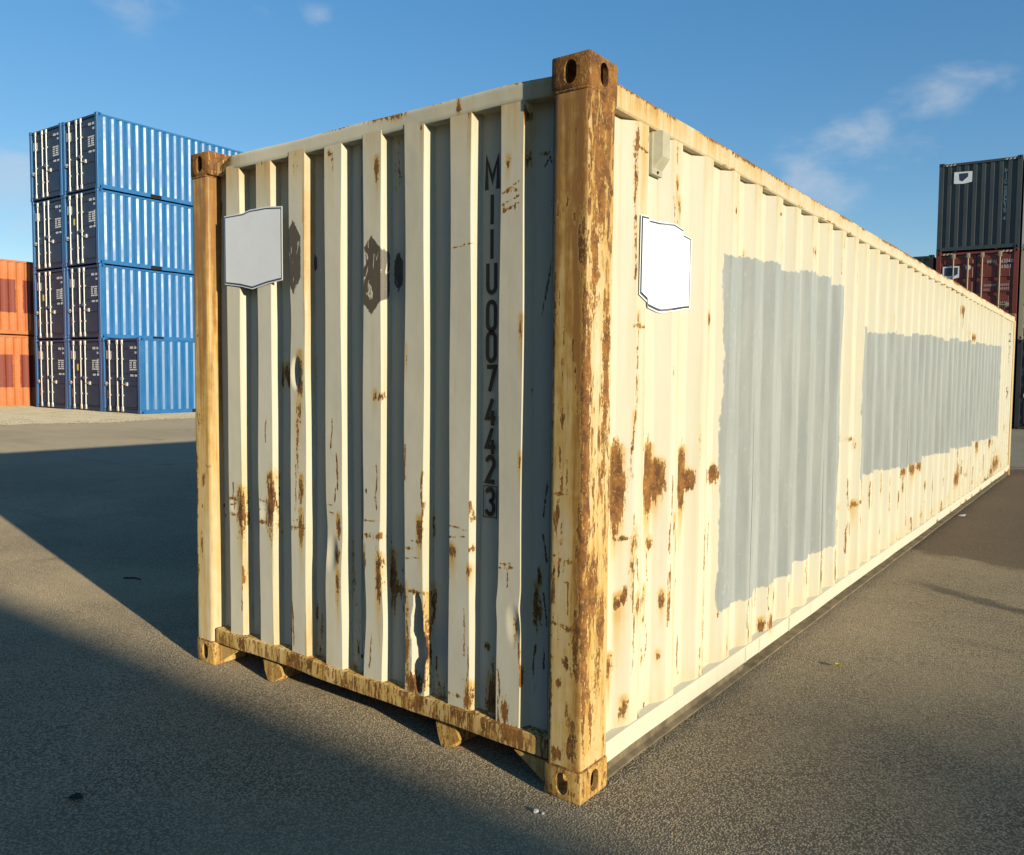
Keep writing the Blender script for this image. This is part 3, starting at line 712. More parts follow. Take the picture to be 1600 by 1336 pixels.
# ---------------------------------------------- end rails
def wob(seed, amp, fr):
    r_ = random.Random(seed); ph = [r_.uniform(0, 6.28) for _ in range(4)]
    return lambda t: amp * sum(math.sin(t * fr * (1 + .7 * i) + ph[i]) / (1 + i) for i in range(4))
wa, wb = wob(3, .0022, 5.0), wob(5, .003, 4.0)
def top_end_off(a, b, t):
    k = gs(t, -2.25, .09)
    return a + wa(t) + .018 * k, b + wb(t) - .022 * gs(t, -2.24, .06) * (1 if b > 2.5 else .6) + .006 * gs(t, -1.2, .25)
s2 = MB(); s2.sweep(densify(round_rect(.030, .095, 2.478, 2.548, .007, 2), .012), zline(-2.278, -.160, .02), 'x', top_end_off)
o = obj('top_end_rail', s2, CREAM, main, 40)
def ter(co):
    x, y, z = co.T
    r, w_ = blobs(x, z, [(-2.24, 2.52, .06, .03, .9, .05), (-2.15, 2.54, .03, .02, .7, .05), (-1.05, 2.553, .16, .012, 1, .02), (-.98, 2.545, .09, .014, .9, .02), (-.62, 2.51, .012, .05, .8, .05), (-.55, 2.47, .03, .015, .8, 0), (-1.6, 2.552, .03, .008, .7, 0), (-.3, 2.55, .1, .008, .7, 0), (-.75, 2.552, .1, .008, .9, 0), (-1.35, 2.55, .1, .007, .8, 0)])
    return main_attr(r, np.maximum(w_, .16 + .5 * np.exp(-((x + 2.2) / .15) ** 2) + .4 * np.exp(-((x + .2) / .1) ** 2)), np.full(len(co), -1.25))
set_attrs(o, ter)
wa2, wb2 = wob(13, .002, 7.0), wob(15, .003, 6.0)
s2 = MB(); s2.sweep(densify(round_rect(.016, .085, .119, .193, .007, 2), .012), zline(-2.276, -.162, .018), 'x', lambda a, b, t: (a + wa2(t), b + wb2(t) * .8 - .004 * gs(t, -.9, .3)))
o = obj('bottom_end_rail', s2, CREAM, main, 40)
def ber(co):
    x, y, z = co.T
    r_ = random.Random(4)
    L_ = [(r_.uniform(-2.25, -.2), r_.uniform(.11, .2), r_.uniform(.02, .07), r_.uniform(.02, .06), r_.uniform(.6, .95), .05) for _ in range(22)]
    L_ += [(-.60, .18, .10, .03, .85, .05), (-.33, .17, .12, .05, .95, .05), (-2.05, .16, .05, .04, .8, .05), (-1.62, .19, .08, .02, .8, .05), (-.85, .15, .05, .03, .8, 0)]
    r, w_ = blobs(x, z, L_)
    return main_attr(r, np.maximum(w_, .70), np.full(len(co), -.06) + .14 * (x > -.75))
set_attrs(o, ber)

# ---------------------------------------------- long side walls
SP0, SPP = .416, .2812
XO, XI = -.012, -.047
def side_breaks(y0, y1, sub):
    """corrugation stations (y, x)"""
    out = [(y0, XI if y0 < .2 else None)]
    pts = []
    for k in range(-1, 44):
        e = SP0 + SPP * k
        pts += [(e - .075, XO), (e, XO), (e + .066, XI), (e + .138, XI)]
    xs = np.array([p[0] for p in pts]); xv = np.array([p[1] for p in pts])
    st = {round(y0, 4), round(y1, 4)}
    for i in range(len(pts) - 1):
        n = sub[i % 2]
        for j in range(n): st.add(round(pts[i][0] + (pts[i + 1][0] - pts[i][0]) * j / n, 4))
    ys = [y for y in sorted(st) if y0 - 1e-6 <= y <= y1 + 1e-6]
    return [(y, float(np.interp(y, xs, xv))) for y in ys]
PAN = [.172] + [SP0 + SPP * (4 * k) - .0375 for k in range(1, 11)] + [L0 - .172]
rp = random.Random(21)
STEP = {k: (rp.uniform(-.025, .02), rp.uniform(-.03, .025)) for k in range(-2, 60)}
rs_ = random.Random(31)
RAND_S = []
for k in range(0, 42):
    e = SP0 + SPP * k
    for _ in range(3):
        if rs_.random() < .75: RAND_S.append((e + rs_.gauss(-.01, .02), rs_.uniform(.2, .85) ** 1.2, rs_.uniform(.006, .016), rs_.uniform(.01, .06), rs_.uniform(.6, .95), rs_.uniform(.05, .25)))
    if rs_.random() < .5: RAND_S.append((e + rs_.gauss(.0, .05), rs_.uniform(2.05, 2.42), rs_.uniform(.006, .014), rs_.uniform(.01, .04), rs_.uniform(.55, .9), rs_.uniform(.05, .3)))
    if rs_.random() < .4: RAND_S.append((e - .07, rs_.uniform(.3, 2.3), .007, rs_.uniform(.02, .1), rs_.uniform(.5, .8), .1))
ALL_S = [tuple(q[:4]) + (1.7, q[5]) if i_ < 9 else q for i_, q in enumerate(SIDE)] + SIDE2 + RAND_S
SIDE_CR = []
for k in range(0, 42):
    e = SP0 + SPP * k
    for _ in range(5 if k < 9 else 3):
        SIDE_CR += crack_path(rs_, e + rs_.choice((-.004, -.072, -.03, .10, rs_.uniform(-.07, .13))), rs_.uniform(.25, 1.05), rs_.uniform(.05, .28), rs_.uniform(.0045, .007) * (1 if k < 9 else 2), .005)
    if rs_.random() < .7: SIDE_CR += crack_path(rs_, e - rs_.choice((.004, .07)), rs_.uniform(1.3, 2.4), rs_.uniform(.08, .3), .005, .003)
SIDE_CR += crack_path(rs_, .345, 2.42, .55, .006, .003) + crack_path(rs_, .35, 1.62, .5, .006, .004) + crack_path(rs_, .35, .98, .62, .006, .004) + crack_path(rs_, .655, 1.1, .6, .005, .003)
SIDE_CR += [(.335, 2.36, .41, 2.345, .005), (.345, 1.70, .41, 1.69, .005), (.36, 1.70, .36, 1.60, .004), (.41, 1.70, .41, 1.60, .004)]
def side_attr(co):
    x, y, z = co.T
    ym, yM = y.min() - .3, y.max() + .3
    r, w_ = blobs(y, z, [s_ for s_ in ALL_S if ym < s_[0] < yM])
    r = np.maximum(r, cracks(y, z, [c_ for c_ in SIDE_CR if ym < c_[0] < yM]))
    k = np.floor((y - SP0 + .206) / SPP).astype(int)
    st_t = np.array([STEP[max(-2, min(59, int(q)))][0] for q in k]); st_b = np.array([STEP[max(-2, min(59, int(q)))][1] for q in k])
    p1 = np.minimum(np.minimum(y - 1.150 - .008 * np.sin(z * 9), 2.925 - y + .012 * np.sin(z * 7)), np.minimum(z - (.405 + st_b * .9 + .01 * y), 2.085 + .02 * (y - 1.1) + st_t * .8 - z))
    p2 = np.minimum(np.minimum(y - 3.44 - .01 * np.sin(z * 8), 10.72 - y), np.minimum(z - (.805 - .0125 * (y - 3.4) + st_b), 1.86 + .023 * (y - 3.4) + st_t - z))
    big = np.maximum(p1, p2)
    ws = np.maximum(w_, .42 * np.clip((z - 2.0) / .5, 0, 1) * (np.mod(y - SP0 + .09, SPP) < .09))
    ws = np.maximum(ws, .55 * np.exp(-((y - .39) / .05) ** 2) * np.clip((z - 1.2) / 1.2, .1, 1))
    ws = np.maximum(ws, np.clip((.42 - z) / .25, 0, 1) * .30)
    ws = np.maximum(ws, .04 + np.clip((2.9 - y) / 6, 0, 1) * .08 + .26 * np.exp(-((np.mod(y - SP0 + .14, SPP) - .132) / .016) ** 2) + .06 * np.clip((1.0 - z), 0, 1))  # rust tint; its rib-edge term also redraws the corrugation's lost shading lines
    ws = np.maximum(ws, .3 * np.exp(-((y - 10.6) / .7) ** 2) * (z < .5))
    return main_attr(r, ws, np.full(len(co), -1.40), big)
for i in range(len(PAN) - 1):
    near = i < 3
    br = side_breaks(PAN[i], PAN[i + 1], (7, 8) if near else (2, 3))
    zs = zline(.165, 2.455, .0078 if near else .025)
    ph = rp.uniform(0, 6)
    m_ = MB()
    m_.grid(range(len(br)), zs, lambda q, z, br=br, ph=ph: (br[q][1] + .0022 * math.sin(br[q][0] * 4.1 + ph) * math.sin(z * 2.3 + ph) + .0012 * math.sin(z * 7 + br[q][0] * 9), br[q][0], z))
    o = obj('side_panel', m_.mesh('side_panel', False), CREAM, main, 28)
    set_attrs(o, side_attr)
br = side_breaks(.172, L0 - .172, (1, 1))
m_ = MB(); m_.grid(range(len(br)), [.165, 2.455], lambda q, z: (-W0 - br[q][1], br[q][0], z))
o = obj('side_wall', m_.mesh('side_wall', False), CREAM, main); set_attrs(o, lambda co: main_attr(wash=np.full(len(co), .1)))

# ---------------------------------------------- side rails, roof, floor
for sgn, xa in ((1, 0.0), (-1, -W0)):
    wq, wz = wob(41, .0022, 2.6), wob(43, .0022, 2.0)
    prof = [(xa - sgn * a, b) for a, b in ((.006, 2.452), (.006, 2.470), (.006, 2.489), (.006, 2.508), (.006, 2.520), (.006, 2.528), (.012, 2.534), (.062, 2.534), (.062, 2.446), (.012, 2.446))]
    s2 = MB(); s2.sweep(prof, zline(.176, L0 - .176, .04), 'y', lambda a, b, t: (a + wq(t), b + wz(t)))
    o = obj('top_side_rail', s2, CREAM, main, 40)
    def tsr(co):
        x, y, z = co.T
        r_ = random.Random(8)
        L_ = [(r_.uniform(.2, 12), 2.534, r_.uniform(.05, .22), r_.uniform(.008, .018), r_.uniform(.8, 1.1), .05) for _ in range(110)]
        L_ += [(r_.uniform(.2, 12), 2.452, r_.uniform(.02, .10), .005, r_.uniform(.6, .9), .02) for _ in range(40)]
        r, w_ = blobs(y, z, L_)
        n_ = np.sin(y * 31) * np.sin(y * 17 + 1) * .5 + .5
        return main_attr(r, np.maximum(w_, np.clip(.26 + .35 * n_ * np.clip((z - 2.45) / .08, 0, 1) + .30 * np.exp(-y / 1.5), 0, 1)), np.full(len(co), -1.15))
    set_attrs(o, tsr)
    def brp(t):
        d_ = .028 if t < 1.5 else .060
        return [(.060, .166), (.004, .166), (.003, .162), (.003, .088), (.008, .084), (d_, .072), (d_, .036), (.004, .030), (.003, .022), (.060, .022)]
    ts = zline(.162, L0 - .162, .06)
    vs = []; fs = []; n = 10
    for t in ts:
        for a, b in brp(t): vs.append((xa - sgn * a + (wq(t * 1.7) * .6), t, b + wz(t) * .6))
    for j in range(len(ts) - 1):
        for i in range(n): fs.append((j * n + i, j * n + (i + 1) % n, (j + 1) * n + (i + 1) % n, (j + 1) * n + i))
    lo_ = [f for f in fs if all(4 <= (i % n) <= 9 for i in f)]
    hi_ = [f for f in fs if f not in set(lo_)]
    s2 = MB(); s2.add(vs, hi_)
    o = obj('bottom_side_rail', s2, CREAM, main, 40)
    s3 = MB(); s3.add(vs, lo_); obj('rail_flange', s3, M['dark_flange'], main, 40)
    def bsr(co):
        x, y, z = co.T
        r_ = random.Random(18)
        L_ = [(r_.uniform(.2, 12), r_.uniform(.09, .16), r_.uniform(.008, .03), r_.uniform(.008, .03), r_.uniform(.5, .85), .03) for _ in range(26)]
        L_ += [(r_.uniform(6, 12), .09, r_.uniform(.05, .14), .018, 1, .03) for _ in range(10)]
        r, w_ = blobs(y, z, L_)
        low = z < .08
        return main_attr(np.where(low, -.12, r), np.maximum(w_, np.where(low, .7, .10)), np.full(len(co), -1.35))
    set_attrs(o, bsr)
# rail joint plates
for yj in (1.44, 1.62, 2.06, 2.42, 4.1):
    s2 = MB(); s2.box(-.006, -.0005, yj, yj + .012, .086, .160)
    o = obj('rail_joint', s2, CREAM, main); set_attrs(o, lambda co: main_attr(wash=np.full(len(co), .25)))
m_ = MB()
ry = zline(.10, L0 - .10, .105)
m_.grid(range(len(ry)), [-W0 + .05, -.05], lambda q, x: (x, ry[q], 2.532 + (.018 if (q // 1) % 2 else 0.0)))
o = obj('roof', m_.mesh('roof', False), CREAM, main); set_attrs(o, lambda co: main_attr(np.full(len(co), -.3), np.full(len(co), .5)))
m_ = MB(); m_.box(-W0 + .055, -.055, .09, L0 - .09, .125, .155)
o = obj('floor', m_, M['dark'], main)
for yb in [1.2 + 1.0 * k for k in range(11)]:
    m_ = MB(); m_.box(-W0 + .062, -.062, yb, yb + .05, .03, .123); obj('cross_member', m_, M['dark'], main)

# ---------------------------------------------- gooseneck tunnel lugs and gussets under the end rail
def lug(x0, x1, depth):
    s2 = MB()
    prof = [(x0, .104), (x1, .104), (x1 + .03, .055), (x0 + (x1 - x0) * .62, .004), (x0 + (x1 - x0) * .3, .006), (x0 + .012, .05)]
    s2.sweep(prof, [.040, .052], 'y')
    s2.box(x0 + .06, x0 + .085, .054, depth, .008, .103)
    o = obj('tunnel_lug', s2, CREAM, main)
    set_attrs(o, lambda co: main_attr(np.full(len(co), .0), np.full(len(co), .8)))
lug(-1.915, -1.790, 3.2)
lug(-.742, -.640, 3.2)
for sx, x0 in ((1, -2.276), (-1, -.162)):
    s2 = MB(); s2.sweep([(x0, .103), (x0 + sx * .16, .103), (x0 + sx * .13, .085), (x0, .012)], [.03, .042], 'y')
    s2.box(min(x0, x0 + sx * .02), max(x0, x0 + sx * .02), .044, .16, .012, .10)
    o = obj('corner_gusset', s2, CREAM, main)
    set_attrs(o, lambda co: main_attr(np.full(len(co), -.25), np.full(len(co), .75)))

# ---------------------------------------------- container number painted in the hollow
num = MB()
YN = YI - .0035
def npl(u, v): return (u, YN, v)
rows = [('M', 2.314, 2.200), ('I', 2.181, 2.070), ('I', 2.052, 1.941), ('U', 1.925, 1.815), ('0', 1.780, 1.674), ('0', 1.664, 1.556),
        ('7', 1.540, 1.440), ('4', 1.412, 1.310), ('4', 1.300, 1.200), ('2', 1.190, 1.088), ('3', 1.066, .968)]
for ch, zt, zb in rows:
    wd = .066 if ch == 'M' else .052
    stroke_char(num, ch, -.488 - wd / 2, zb, wd, zt - zb, .0195 if ch == 'M' else .0168, npl)
for a in ((-.523, -.519, .955, 1.078), (-.457, -.453, .955, 1.078), (-.519, -.457, 1.075, 1.078), (-.519, -.457, .955, .958)):
    num.add([npl(a[0], a[2]), npl(a[1], a[2]), npl(a[1], a[3]), npl(a[0], a[3])], [(0, 1, 2, 3)])
obj('container_number', num.mesh('container_number', False), M['letter'], main)

# ---------------------------------------------- blank white placards with a dark border
EP = [(-2.187, 2.262), (-2.031, 2.262), (-1.975, 2.272), (-1.836, 2.272), (-1.720, 2.262), (-1.720, 1.925), (-1.83, 1.915), (-1.955, 1.895), (-2.06, 1.915), (-2.187, 1.930)]
def inset(P, d):
    c = Vector((sum(p[0] for p in P) / len(P), sum(p[1] for p in P) / len(P)))
    w_ = max(abs(p[0] - c.x) for p in P); h_ = max(abs(p[1] - c.y) for p in P)
    return [(c.x + (p[0] - c.x) * (1 - d / w_), c.y + (p[1] - c.y) * (1 - d / h_)) for p in P]
def plate(name, P, place, mat, th, parent):
    n = len(P); s2 = MB()
    s2.add([place(a, b, 0) for a, b in P] + [place(a, b, th) for a, b in P],
           [tuple(range(n)), tuple(range(2 * n - 1, n - 1, -1))] + [(i, (i + 1) % n, n + (i + 1) % n, n + i) for i in range(n)])
    return obj(name, s2, mat, parent)
pe = lambda u, v, d: (u, .0285 - d, v)
pb = plate('placard', EP, pe, M['white'], .0015, main); pb['label'] = 'blank white placard with dark border on the end wall'
pe2 = lambda u, v, d: (u, .0268 - d, v)
plate('placard_border', inset(EP, .006), pe2, M['navy'], .0008, pb)
pe3 = lambda u, v, d: (u, .0258 - d, v)
plate('placard_face', inset(EP, .013), pe3, M['white'], .0008, pb)
# the one on the long side follows the corrugation
SPB = [(.36, 2.109), (.42, 2.112), (.54, 2.118), (.62, 2.119), (.70, 2.108), (.842, 2.095), (.838, 1.795), (.69, 1.778), (.572, 1.759), (.43, 1.782), (.356, 1.812)]
BR = side_breaks(.172, 1.6, (4, 5))
def side_x(y): return float(np.interp(y, [b[0] for b in BR], [b[1] for b in BR]))
def poly_span(P, u):
    zz = []
    for i in range(len(P)):
        (a, b), (c, d) = P[i], P[(i + 1) % len(P)]
        if (a - u) * (c - u) <= 0 and abs(a - c) > 1e-9: zz.append(b + (d - b) * (u - a) / (c - a))
    return (min(zz), max(zz)) if len(zz) >= 2 else None
def wrapped(name, P, lift, mat, parent, tag_=None):
    u0, u1 = min(p[0] for p in P) + 1e-4, max(p[0] for p in P) - 1e-4
    uu = sorted(set([u0, u1] + [b[0] for b in BR if u0 < b[0] < u1] + [p[0] for p in P if u0 < p[0] < u1]))
    vs = []; fs = []
    for u in uu:
        a, b = poly_span(P, u)
        vs += [(side_x(u) + lift, u, a), (side_x(u) + lift, u, b)]
    for i in range(len(uu) - 1): fs.append((2 * i, 2 * i + 2, 2 * i + 3, 2 * i + 1))
    s2 = MB(); s2.add(vs, fs)
    return obj(name, s2.mesh(name, False), mat, parent, 40)
ps = wrapped('placard', SPB, .005, M['white'], main); ps['label'] = 'blank white placard with dark border on the long side'
wrapped('placard_border', inset(SPB, .006), .0062, M['navy'], ps)
wrapped('placard_face', inset(SPB, .015), .0074, M['white'], ps)

# ---------------------------------------------- ventilator under the top rail
vx = -.030
vb = MB(); vb.cbox(vx - .02, vx + .004, .470, .552, 2.285, 2.484, .003)
vent = obj('ventilator', vb, M['beige'], main, 40); vent['label'] = 'small beige ventilator hood near the top corner'
vh = MB()
hp = [(.478, 2.452), (.548, 2.452)]
vh.add([(vx + .004, .476, 2.455), (vx + .004, .550, 2.455), (vx + .004, .550, 2.310), (vx + .004, .476, 2.310),
        (vx + .036, .492, 2.448), (vx + .036, .550, 2.448), (vx + .036, .550, 2.352), (vx + .036, .492, 2.352)],
       [(4, 5, 6, 7), (0, 1, 5, 4), (1, 2, 6, 5), (2, 3, 7, 6), (3, 0, 4, 7)])
hood = obj('hood', vh, M['beige'], vent)
for q in range(3):
    t_ = MB(); t_.tube((vx + .003, .488 + .023 * q, 2.469), (vx + .011, .488 + .023 * q, 2.469), .009, 12)
    obj('bolt', t_, M['beige'], vent)
t_ = MB(); t_.tube((vx + .003, .511, 2.297), (vx + .008, .511, 2.297), .006, 10); obj('rivet', t_, M['dark'], vent)

# faint stencilled marks near the far corner of the long side
mk = MB()
for (yy, zz, ch, hh) in ((11.55, 2.12, '2', .13), (11.55, 1.93, '1', .13), (11.42, 1.80, '5', .13), (11.62, 2.3, '1', .12), (11.5, 1.22, '7', .14), (11.5, 1.36, '1', .06)):
    xq = float(np.interp(yy, [b[0] for b in side_breaks(10, 12, (1, 1))], [b[1] for b in side_breaks(10, 12, (1, 1))]))
    stroke_char(mk, ch, yy, zz, .10, hh, .014, lambda u, v, xq=xq: (XO + .004, u, v))
tag(obj('stencil_marks', mk.mesh('stencil_marks', False), M['letter'], main), kind='stuff')

# far doors
for a, b in ((-2.285, -1.225), (-1.213, -.153)):
    m_ = MB(); m_.box(a, b, L0 - .09, L0 - .04, .13, 2.46)
    for q in range(4): m_.frustum(a + .08, b - .08, .2 + .55 * q, .68 + .55 * q, L0 - .038, L0 - .012, .03)
    d_ = obj('door', m_, CREAM, main); set_attrs(d_, lambda co: main_attr(wash=np.full(len(co), .2)))
    for xr in (.3, .75):
        t_ = MB(); t_.tube((a + xr, L0 - .008, .1), (a + xr, L0 - .008, 2.5), .016); obj('lock_rod', t_, M['galv'], d_)

# ================================================================= CONTAINERS OF THE YARD STACKS
CV = {}
def cast_mesh(sx, sy, sz, mat):
    k = (sx, sy, sz, mat.name)
    if k not in CV:
        me = cast_variant(sx, sy, sz); me.materials.append(mat); CV[k] = me
    return CV[k]

def corr_side(L, y0, y1, pitch, flat, slope, depth):
    """stations (y, inset) of a corrugated long side"""
    out = [(y0, depth)]
    y = y0 + .06
    while y + slope * 2 + flat * 2 < y1 - .03:
        out += [(y, depth), (y + slope, 0), (y + slope + flat, 0), (y + 2 * slope + flat, depth)]
        y += pitch
    out.append((y1, depth))
    return out

def text_rows(mb_, rows, y):
    """small unreadable print as rows of dashes: (x, z, count, w, h, gap)"""
    for x, z, n, wd, ht, gp in rows:
        for i in range(n):
            a = x + i * (wd + gp)
            mb_.add([(a, y, z), (a + wd, y, z), (a + wd, y, z + ht), (a, y, z + ht)], [(0, 1, 2, 3)])

def build_container(name, L, H, P, near='door', rods=(.22, .43, .56, .80), pockets=False, gloss_side=False, side_mat=None):
    """P: dict of materials side, door, post. Local frame as the cream one: end at y=0, x in [-W,0]."""
    root = empty(name)
    for (x, y, z, sx, sy, sz) in corner_list(L, H):
        o = obj('corner_casting', cast_mesh(sx, sy, sz, P.get('cast', P['post'])), None, root); o.location = (x, y, z)
    for xa in ((-.150, -.004), (-W0 + .004, -W0 + .150)):
        for ya in ((.006, .168), (L - .168, L - .006)):
            m_ = MB(); m_.cbox(xa[0], xa[1], ya[0], ya[1], .116, H - .116, .008); obj('corner_post', m_, P['post'], root)
    sl, fl, dp = (.072, .068, .0245) if gloss_side else (.068, .072, .036)
    for sg, x0 in ((1, 0.0), (-1, -W0)):
        st = corr_side(L, .168, L - .168, .279, fl, sl, dp)
        m_ = MB(); m_.grid(range(len(st)), [.155, H - .075], lambda q, z: (x0 - sg * (.016 + st[q][1]), st[q][0], z))
        obj('side_wall', m_.mesh('side_wall', False), side_mat or P['side'], root)
        m_ = MB(); m_.cbox(min(x0 - sg * .006, x0 - sg * .07), max(x0 - sg * .006, x0 - sg * .07), .179, L - .179, H - .105, H - .045, .006); obj('top_side_rail', m_, P['post'], root)
        segs = [(.179, 1.82), (2.22, L - 2.22), (L - 1.82, L - .179)] if pockets else [(.179, L - .179)]
        m_ = MB()
        for a, b in segs: m_.box(min(x0 - sg * .006, x0 - sg * .06), max(x0 - sg * .006, x0 - sg * .06), a, b, .02, .153)
        if pockets:
            for a, b in ((1.82, 2.22), (L - 2.22, L - 1.82)): m_.box(min(x0 - sg * .006, x0 - sg * .06), max(x0 - sg * .006, x0 - sg * .06), a + .001, b - .001, .136, .152)
        obj('bottom_side_rail', m_, P['post'], root)
        # lashing lugs on the rails
    if pockets:
        for a, b in ((1.822, 2.218), (L - 2.218, L - 1.822)):
            m_ = MB(); m_.box(-W0 + .07, -.07, a, b, .02, .134); obj('fork_pocket', m_, M['pocket_shade'], root)  # solid block, near-black colour stands in for the shade inside the pocket
    m_ = MB(); m_.box(-W0 + .02, -.02, .03, L - .03, H - .042, H - .03); obj('roof', m_, P['post'], root)
    m_ = MB(); m_.box(-W0 + .075, -.075, .1, L - .1, .136, .152); obj('floor', m_, M['dark'], root)
    # headers and sills at both ends
    for yy in ((.012, .10), (L - .10, L - .012)):
        m_ = MB(); m_.cbox(-W0 + .165, -.165, yy[0], yy[1], H - .115, H - .044, .006); obj('top_end_rail', m_, P['post'] if near != 'door' else P['door'], root)
        m_ = MB(); m_.cbox(-W0 + .165, -.165, yy[0], yy[1], .03, .150, .006); obj('bottom_end_rail', m_, P['post'] if near != 'door' else P['door'], root)
    def blind(yo, yi):
        st = [(-W0 + .150, yi)]
        for k in range(8):
            a = -2.175 + .2519 * k
            st += [(a - .018, yi), (a, yo), (a + .108, yo), (a + .126, yi)]
        st.append((-.150, yi))
        m_ = MB(); m_.grid(range(len(st)), [.152, H - .117], lambda q, z: (st[q][0], st[q][1], z))
        return m_
    def doors(y, sg):
        a0, a1 = -W0 + .158, -.158
        mid = (a0 + a1) / 2
        zb, zt = .165, H - .13
        leafs = []
        for (a, b) in ((a0, mid - .012), (mid + .012, a1)):
            m_ = MB(); m_.box(a, b, min(y, y + sg * .05), max(y, y + sg * .05), zb, zt)
            fr = [(.02, .30), (.335, .485), (.52, .67), (.705, .855), (.885, .98)]
            for f0, f1 in fr:
                m_.frustum(a + .07, b - .07, zb + (zt - zb) * f0, zb + (zt - zb) * f1, y - sg * .001, y - sg * .022, .022)
            d_ = obj('door', m_, P['door'], root); leafs.append((a, b, d_))
            for k in range(4):
                zz = zb + (zt - zb) * (.10 + .265 * k)
                hx = a0 - .03 if a == a0 else a1 + .03
                h_ = MB(); h_.tube((hx, y - sg * .02, zz - .07), (hx, y - sg * .02, zz + .07), .020, 8)
                hb = min(hx, a if a == a0 else b); h_.box(min(hx, hx + (.09 if a == a0 else -.09)), max(hx, hx + (.09 if a == a0 else -.09)), min(y - sg * .012, y - sg * .004), max(y - sg * .012, y - sg * .004), zz - .055, zz + .055)
                obj('hinge', h_, P['post'], d_)
        g = MB(); g.box(mid - .0115, mid + .0115, min(y - sg * .008, y + sg * .03), max(y - sg * .008, y + sg * .03), zb, zt)
        for gx in (a0 - .0065, a1 + .0065): g.box(gx - .006, gx + .006, min(y + sg * .002, y + sg * .03), max(y + sg * .002, y + sg * .03), zb, zt)
        obj('gasket', g, M['gasket'], root)
        for fr_ in rods:
            xr = -W0 + W0 * fr_
            d_ = leafs[0][2] if xr < mid else leafs[1][2]
            t_ = MB(); t_.tube((xr, y - sg * .055, .09), (xr, y - sg * .055, H - .085), .021, 10)
            for zz in (.15, H - .16): t_.cbox(xr - .055, xr + .055, min(y - sg * .040, y - sg * .078), max(y - sg * .040, y - sg * .078), zz - .085, zz + .085, .01)
            for zz in (.62, H * .46, H * .72): t_.box(xr - .035, xr + .035, min(y - sg * .024, y - sg * .07), max(y - sg * .024, y - sg * .07), zz - .025, zz + .025)
            rod = obj('lock_rod', t_, M.get(P.get('rod', 'galv')), d_, 40)
            hs = 1 if xr > mid else -1
            if fr_ != rods[1]:
                h_ = MB(); h_.box(min(xr, xr + hs * .30), max(xr, xr + hs * .30), min(y - sg * .062, y - sg * .075), max(y - sg * .062, y - sg * .075), H * .38, H * .38 + .03)
                h_.box(xr + hs * .25 - .05, xr + hs * .25 + .05, min(y - sg * .024, y - sg * .060), max(y - sg * .024, y - sg * .060), H * .38 - .04, H * .38 + .08)
                obj('handle', h_, M.get(P.get('rod', 'galv')), rod)
        lb = MB(); lb.cbox(mid - .05, mid + .09, min(y - sg * .024, y - sg * .11), max(y - sg * .024, y - sg * .11), H * .46 - .06, H * .46 + .06, .01)
        obj('lock_box', lb, P['door'], root)
    if near == 'door':
        doors(.050, 1)
        m_ = blind(L - .030, L - .076)
        obj('end_wall', m_.mesh('end_wall', False), P['side'], root)
    else:
        m_ = blind(.030, .076)
        obj('end_wall', m_.mesh('end_wall', False), P['side'], root)
        doors(L - .050, -1)
    return root

def place(o, loc, rz, label, group=None, cat='container'):
    o.location = loc; o.rotation_euler = (0, 0, rz)
    tag(o, label, cat, group)
    return o

# ---------------------------------------------- blue twenty-footers
PB = dict(side=M['blue'], post=M['blue'], door=M['blue_shaded'])
proto = build_container('blue_container', 6.058, H0, PB, 'door', (.215, .425, .555), pockets=True, gloss_side=True)
# print and plates on the doors
YD = .050 - .0245
tm = MB()
text_rows(tm, [(-.62, 2.20, 4, .035, .085, .018), (-.35, 2.20, 5, .028, .085, .012), (-.33, 2.04, 4, .030, .075, .012),
               (-.62, 1.27, 3, .05, .07, .02), (-.35, 1.27, 3, .05, .07, .02)], YD)
blk = MB()
for i in range(5):
    text_rows(blk, [(-.66, 1.78 - i * .075, 2 if i in (1, 2, 3) else 3, .055, .048, .02), (-.44 if i not in (0, 4) else -.42, 1.78 - i * .075, 3, .05, .048, .018)], YD)
tag(obj('door_print', tm.mesh('door_print', False), M['print'], proto), kind='stuff')
tag(obj('weight_table', blk.mesh('weight_table', False), M['print'], proto), kind='stuff')
pm = MB(); pm.cbox(-2.17, -1.98, YD - .006, YD - .001, 1.86, 2.16, .002); obj('plate', pm, M['galv'], proto)
pm = MB(); pm.cbox(-1.93, -1.84, YD - .006, YD - .001, 1.88, 2.14, .002); obj('plate', pm, M['galv'], proto)
tri = MB(); tri.add([(-2.10, YD - .001, 1.62), (-2.00, YD - .001, 1.62), (-2.05, YD - .001, 1.50)], [(0, 1, 2)]); obj('warning_triangle', tri.mesh('warning_triangle', False), M['print'], proto)
XB, YB, TB, ZB = -28.286, 11.158, 0.033, 0.0
cb, sb = math.cos(TB), math.sin(TB)
def bpos(a, b=0.0): return (XB + a * cb - b * sb, YB + a * sb + b * cb)
cname = {-1: 'outer left column', 0: 'middle column'}
lname = ['bottom row', 'second row from the ground', 'third row from the ground', 'top row']
rg0 = random.Random(3)
first = True
BLUES = []
for ci in (-1, 0, 1):
    for lv in range(4 if ci < 1 else 1):
        o = proto if first else copy_tree(proto); first = False
        x, y = bpos(ci * 2.478 + (0 if lv == 0 else rg0.uniform(-.015, .015)), 0 if lv == 0 else rg0.uniform(-.025, .025))
        if ci == 1: lab = 'blue shipping container on the ground at right of the four-high stack, single height'
        else: lab = 'blue shipping container in the stack, %s, %s' % (cname[ci], lname[lv])
        place(o, (x, y, ZB + lv * (H0 + .003)), TB, lab, 'blue containers stacked across the yard')
        BLUES.append((o, ci, lv))
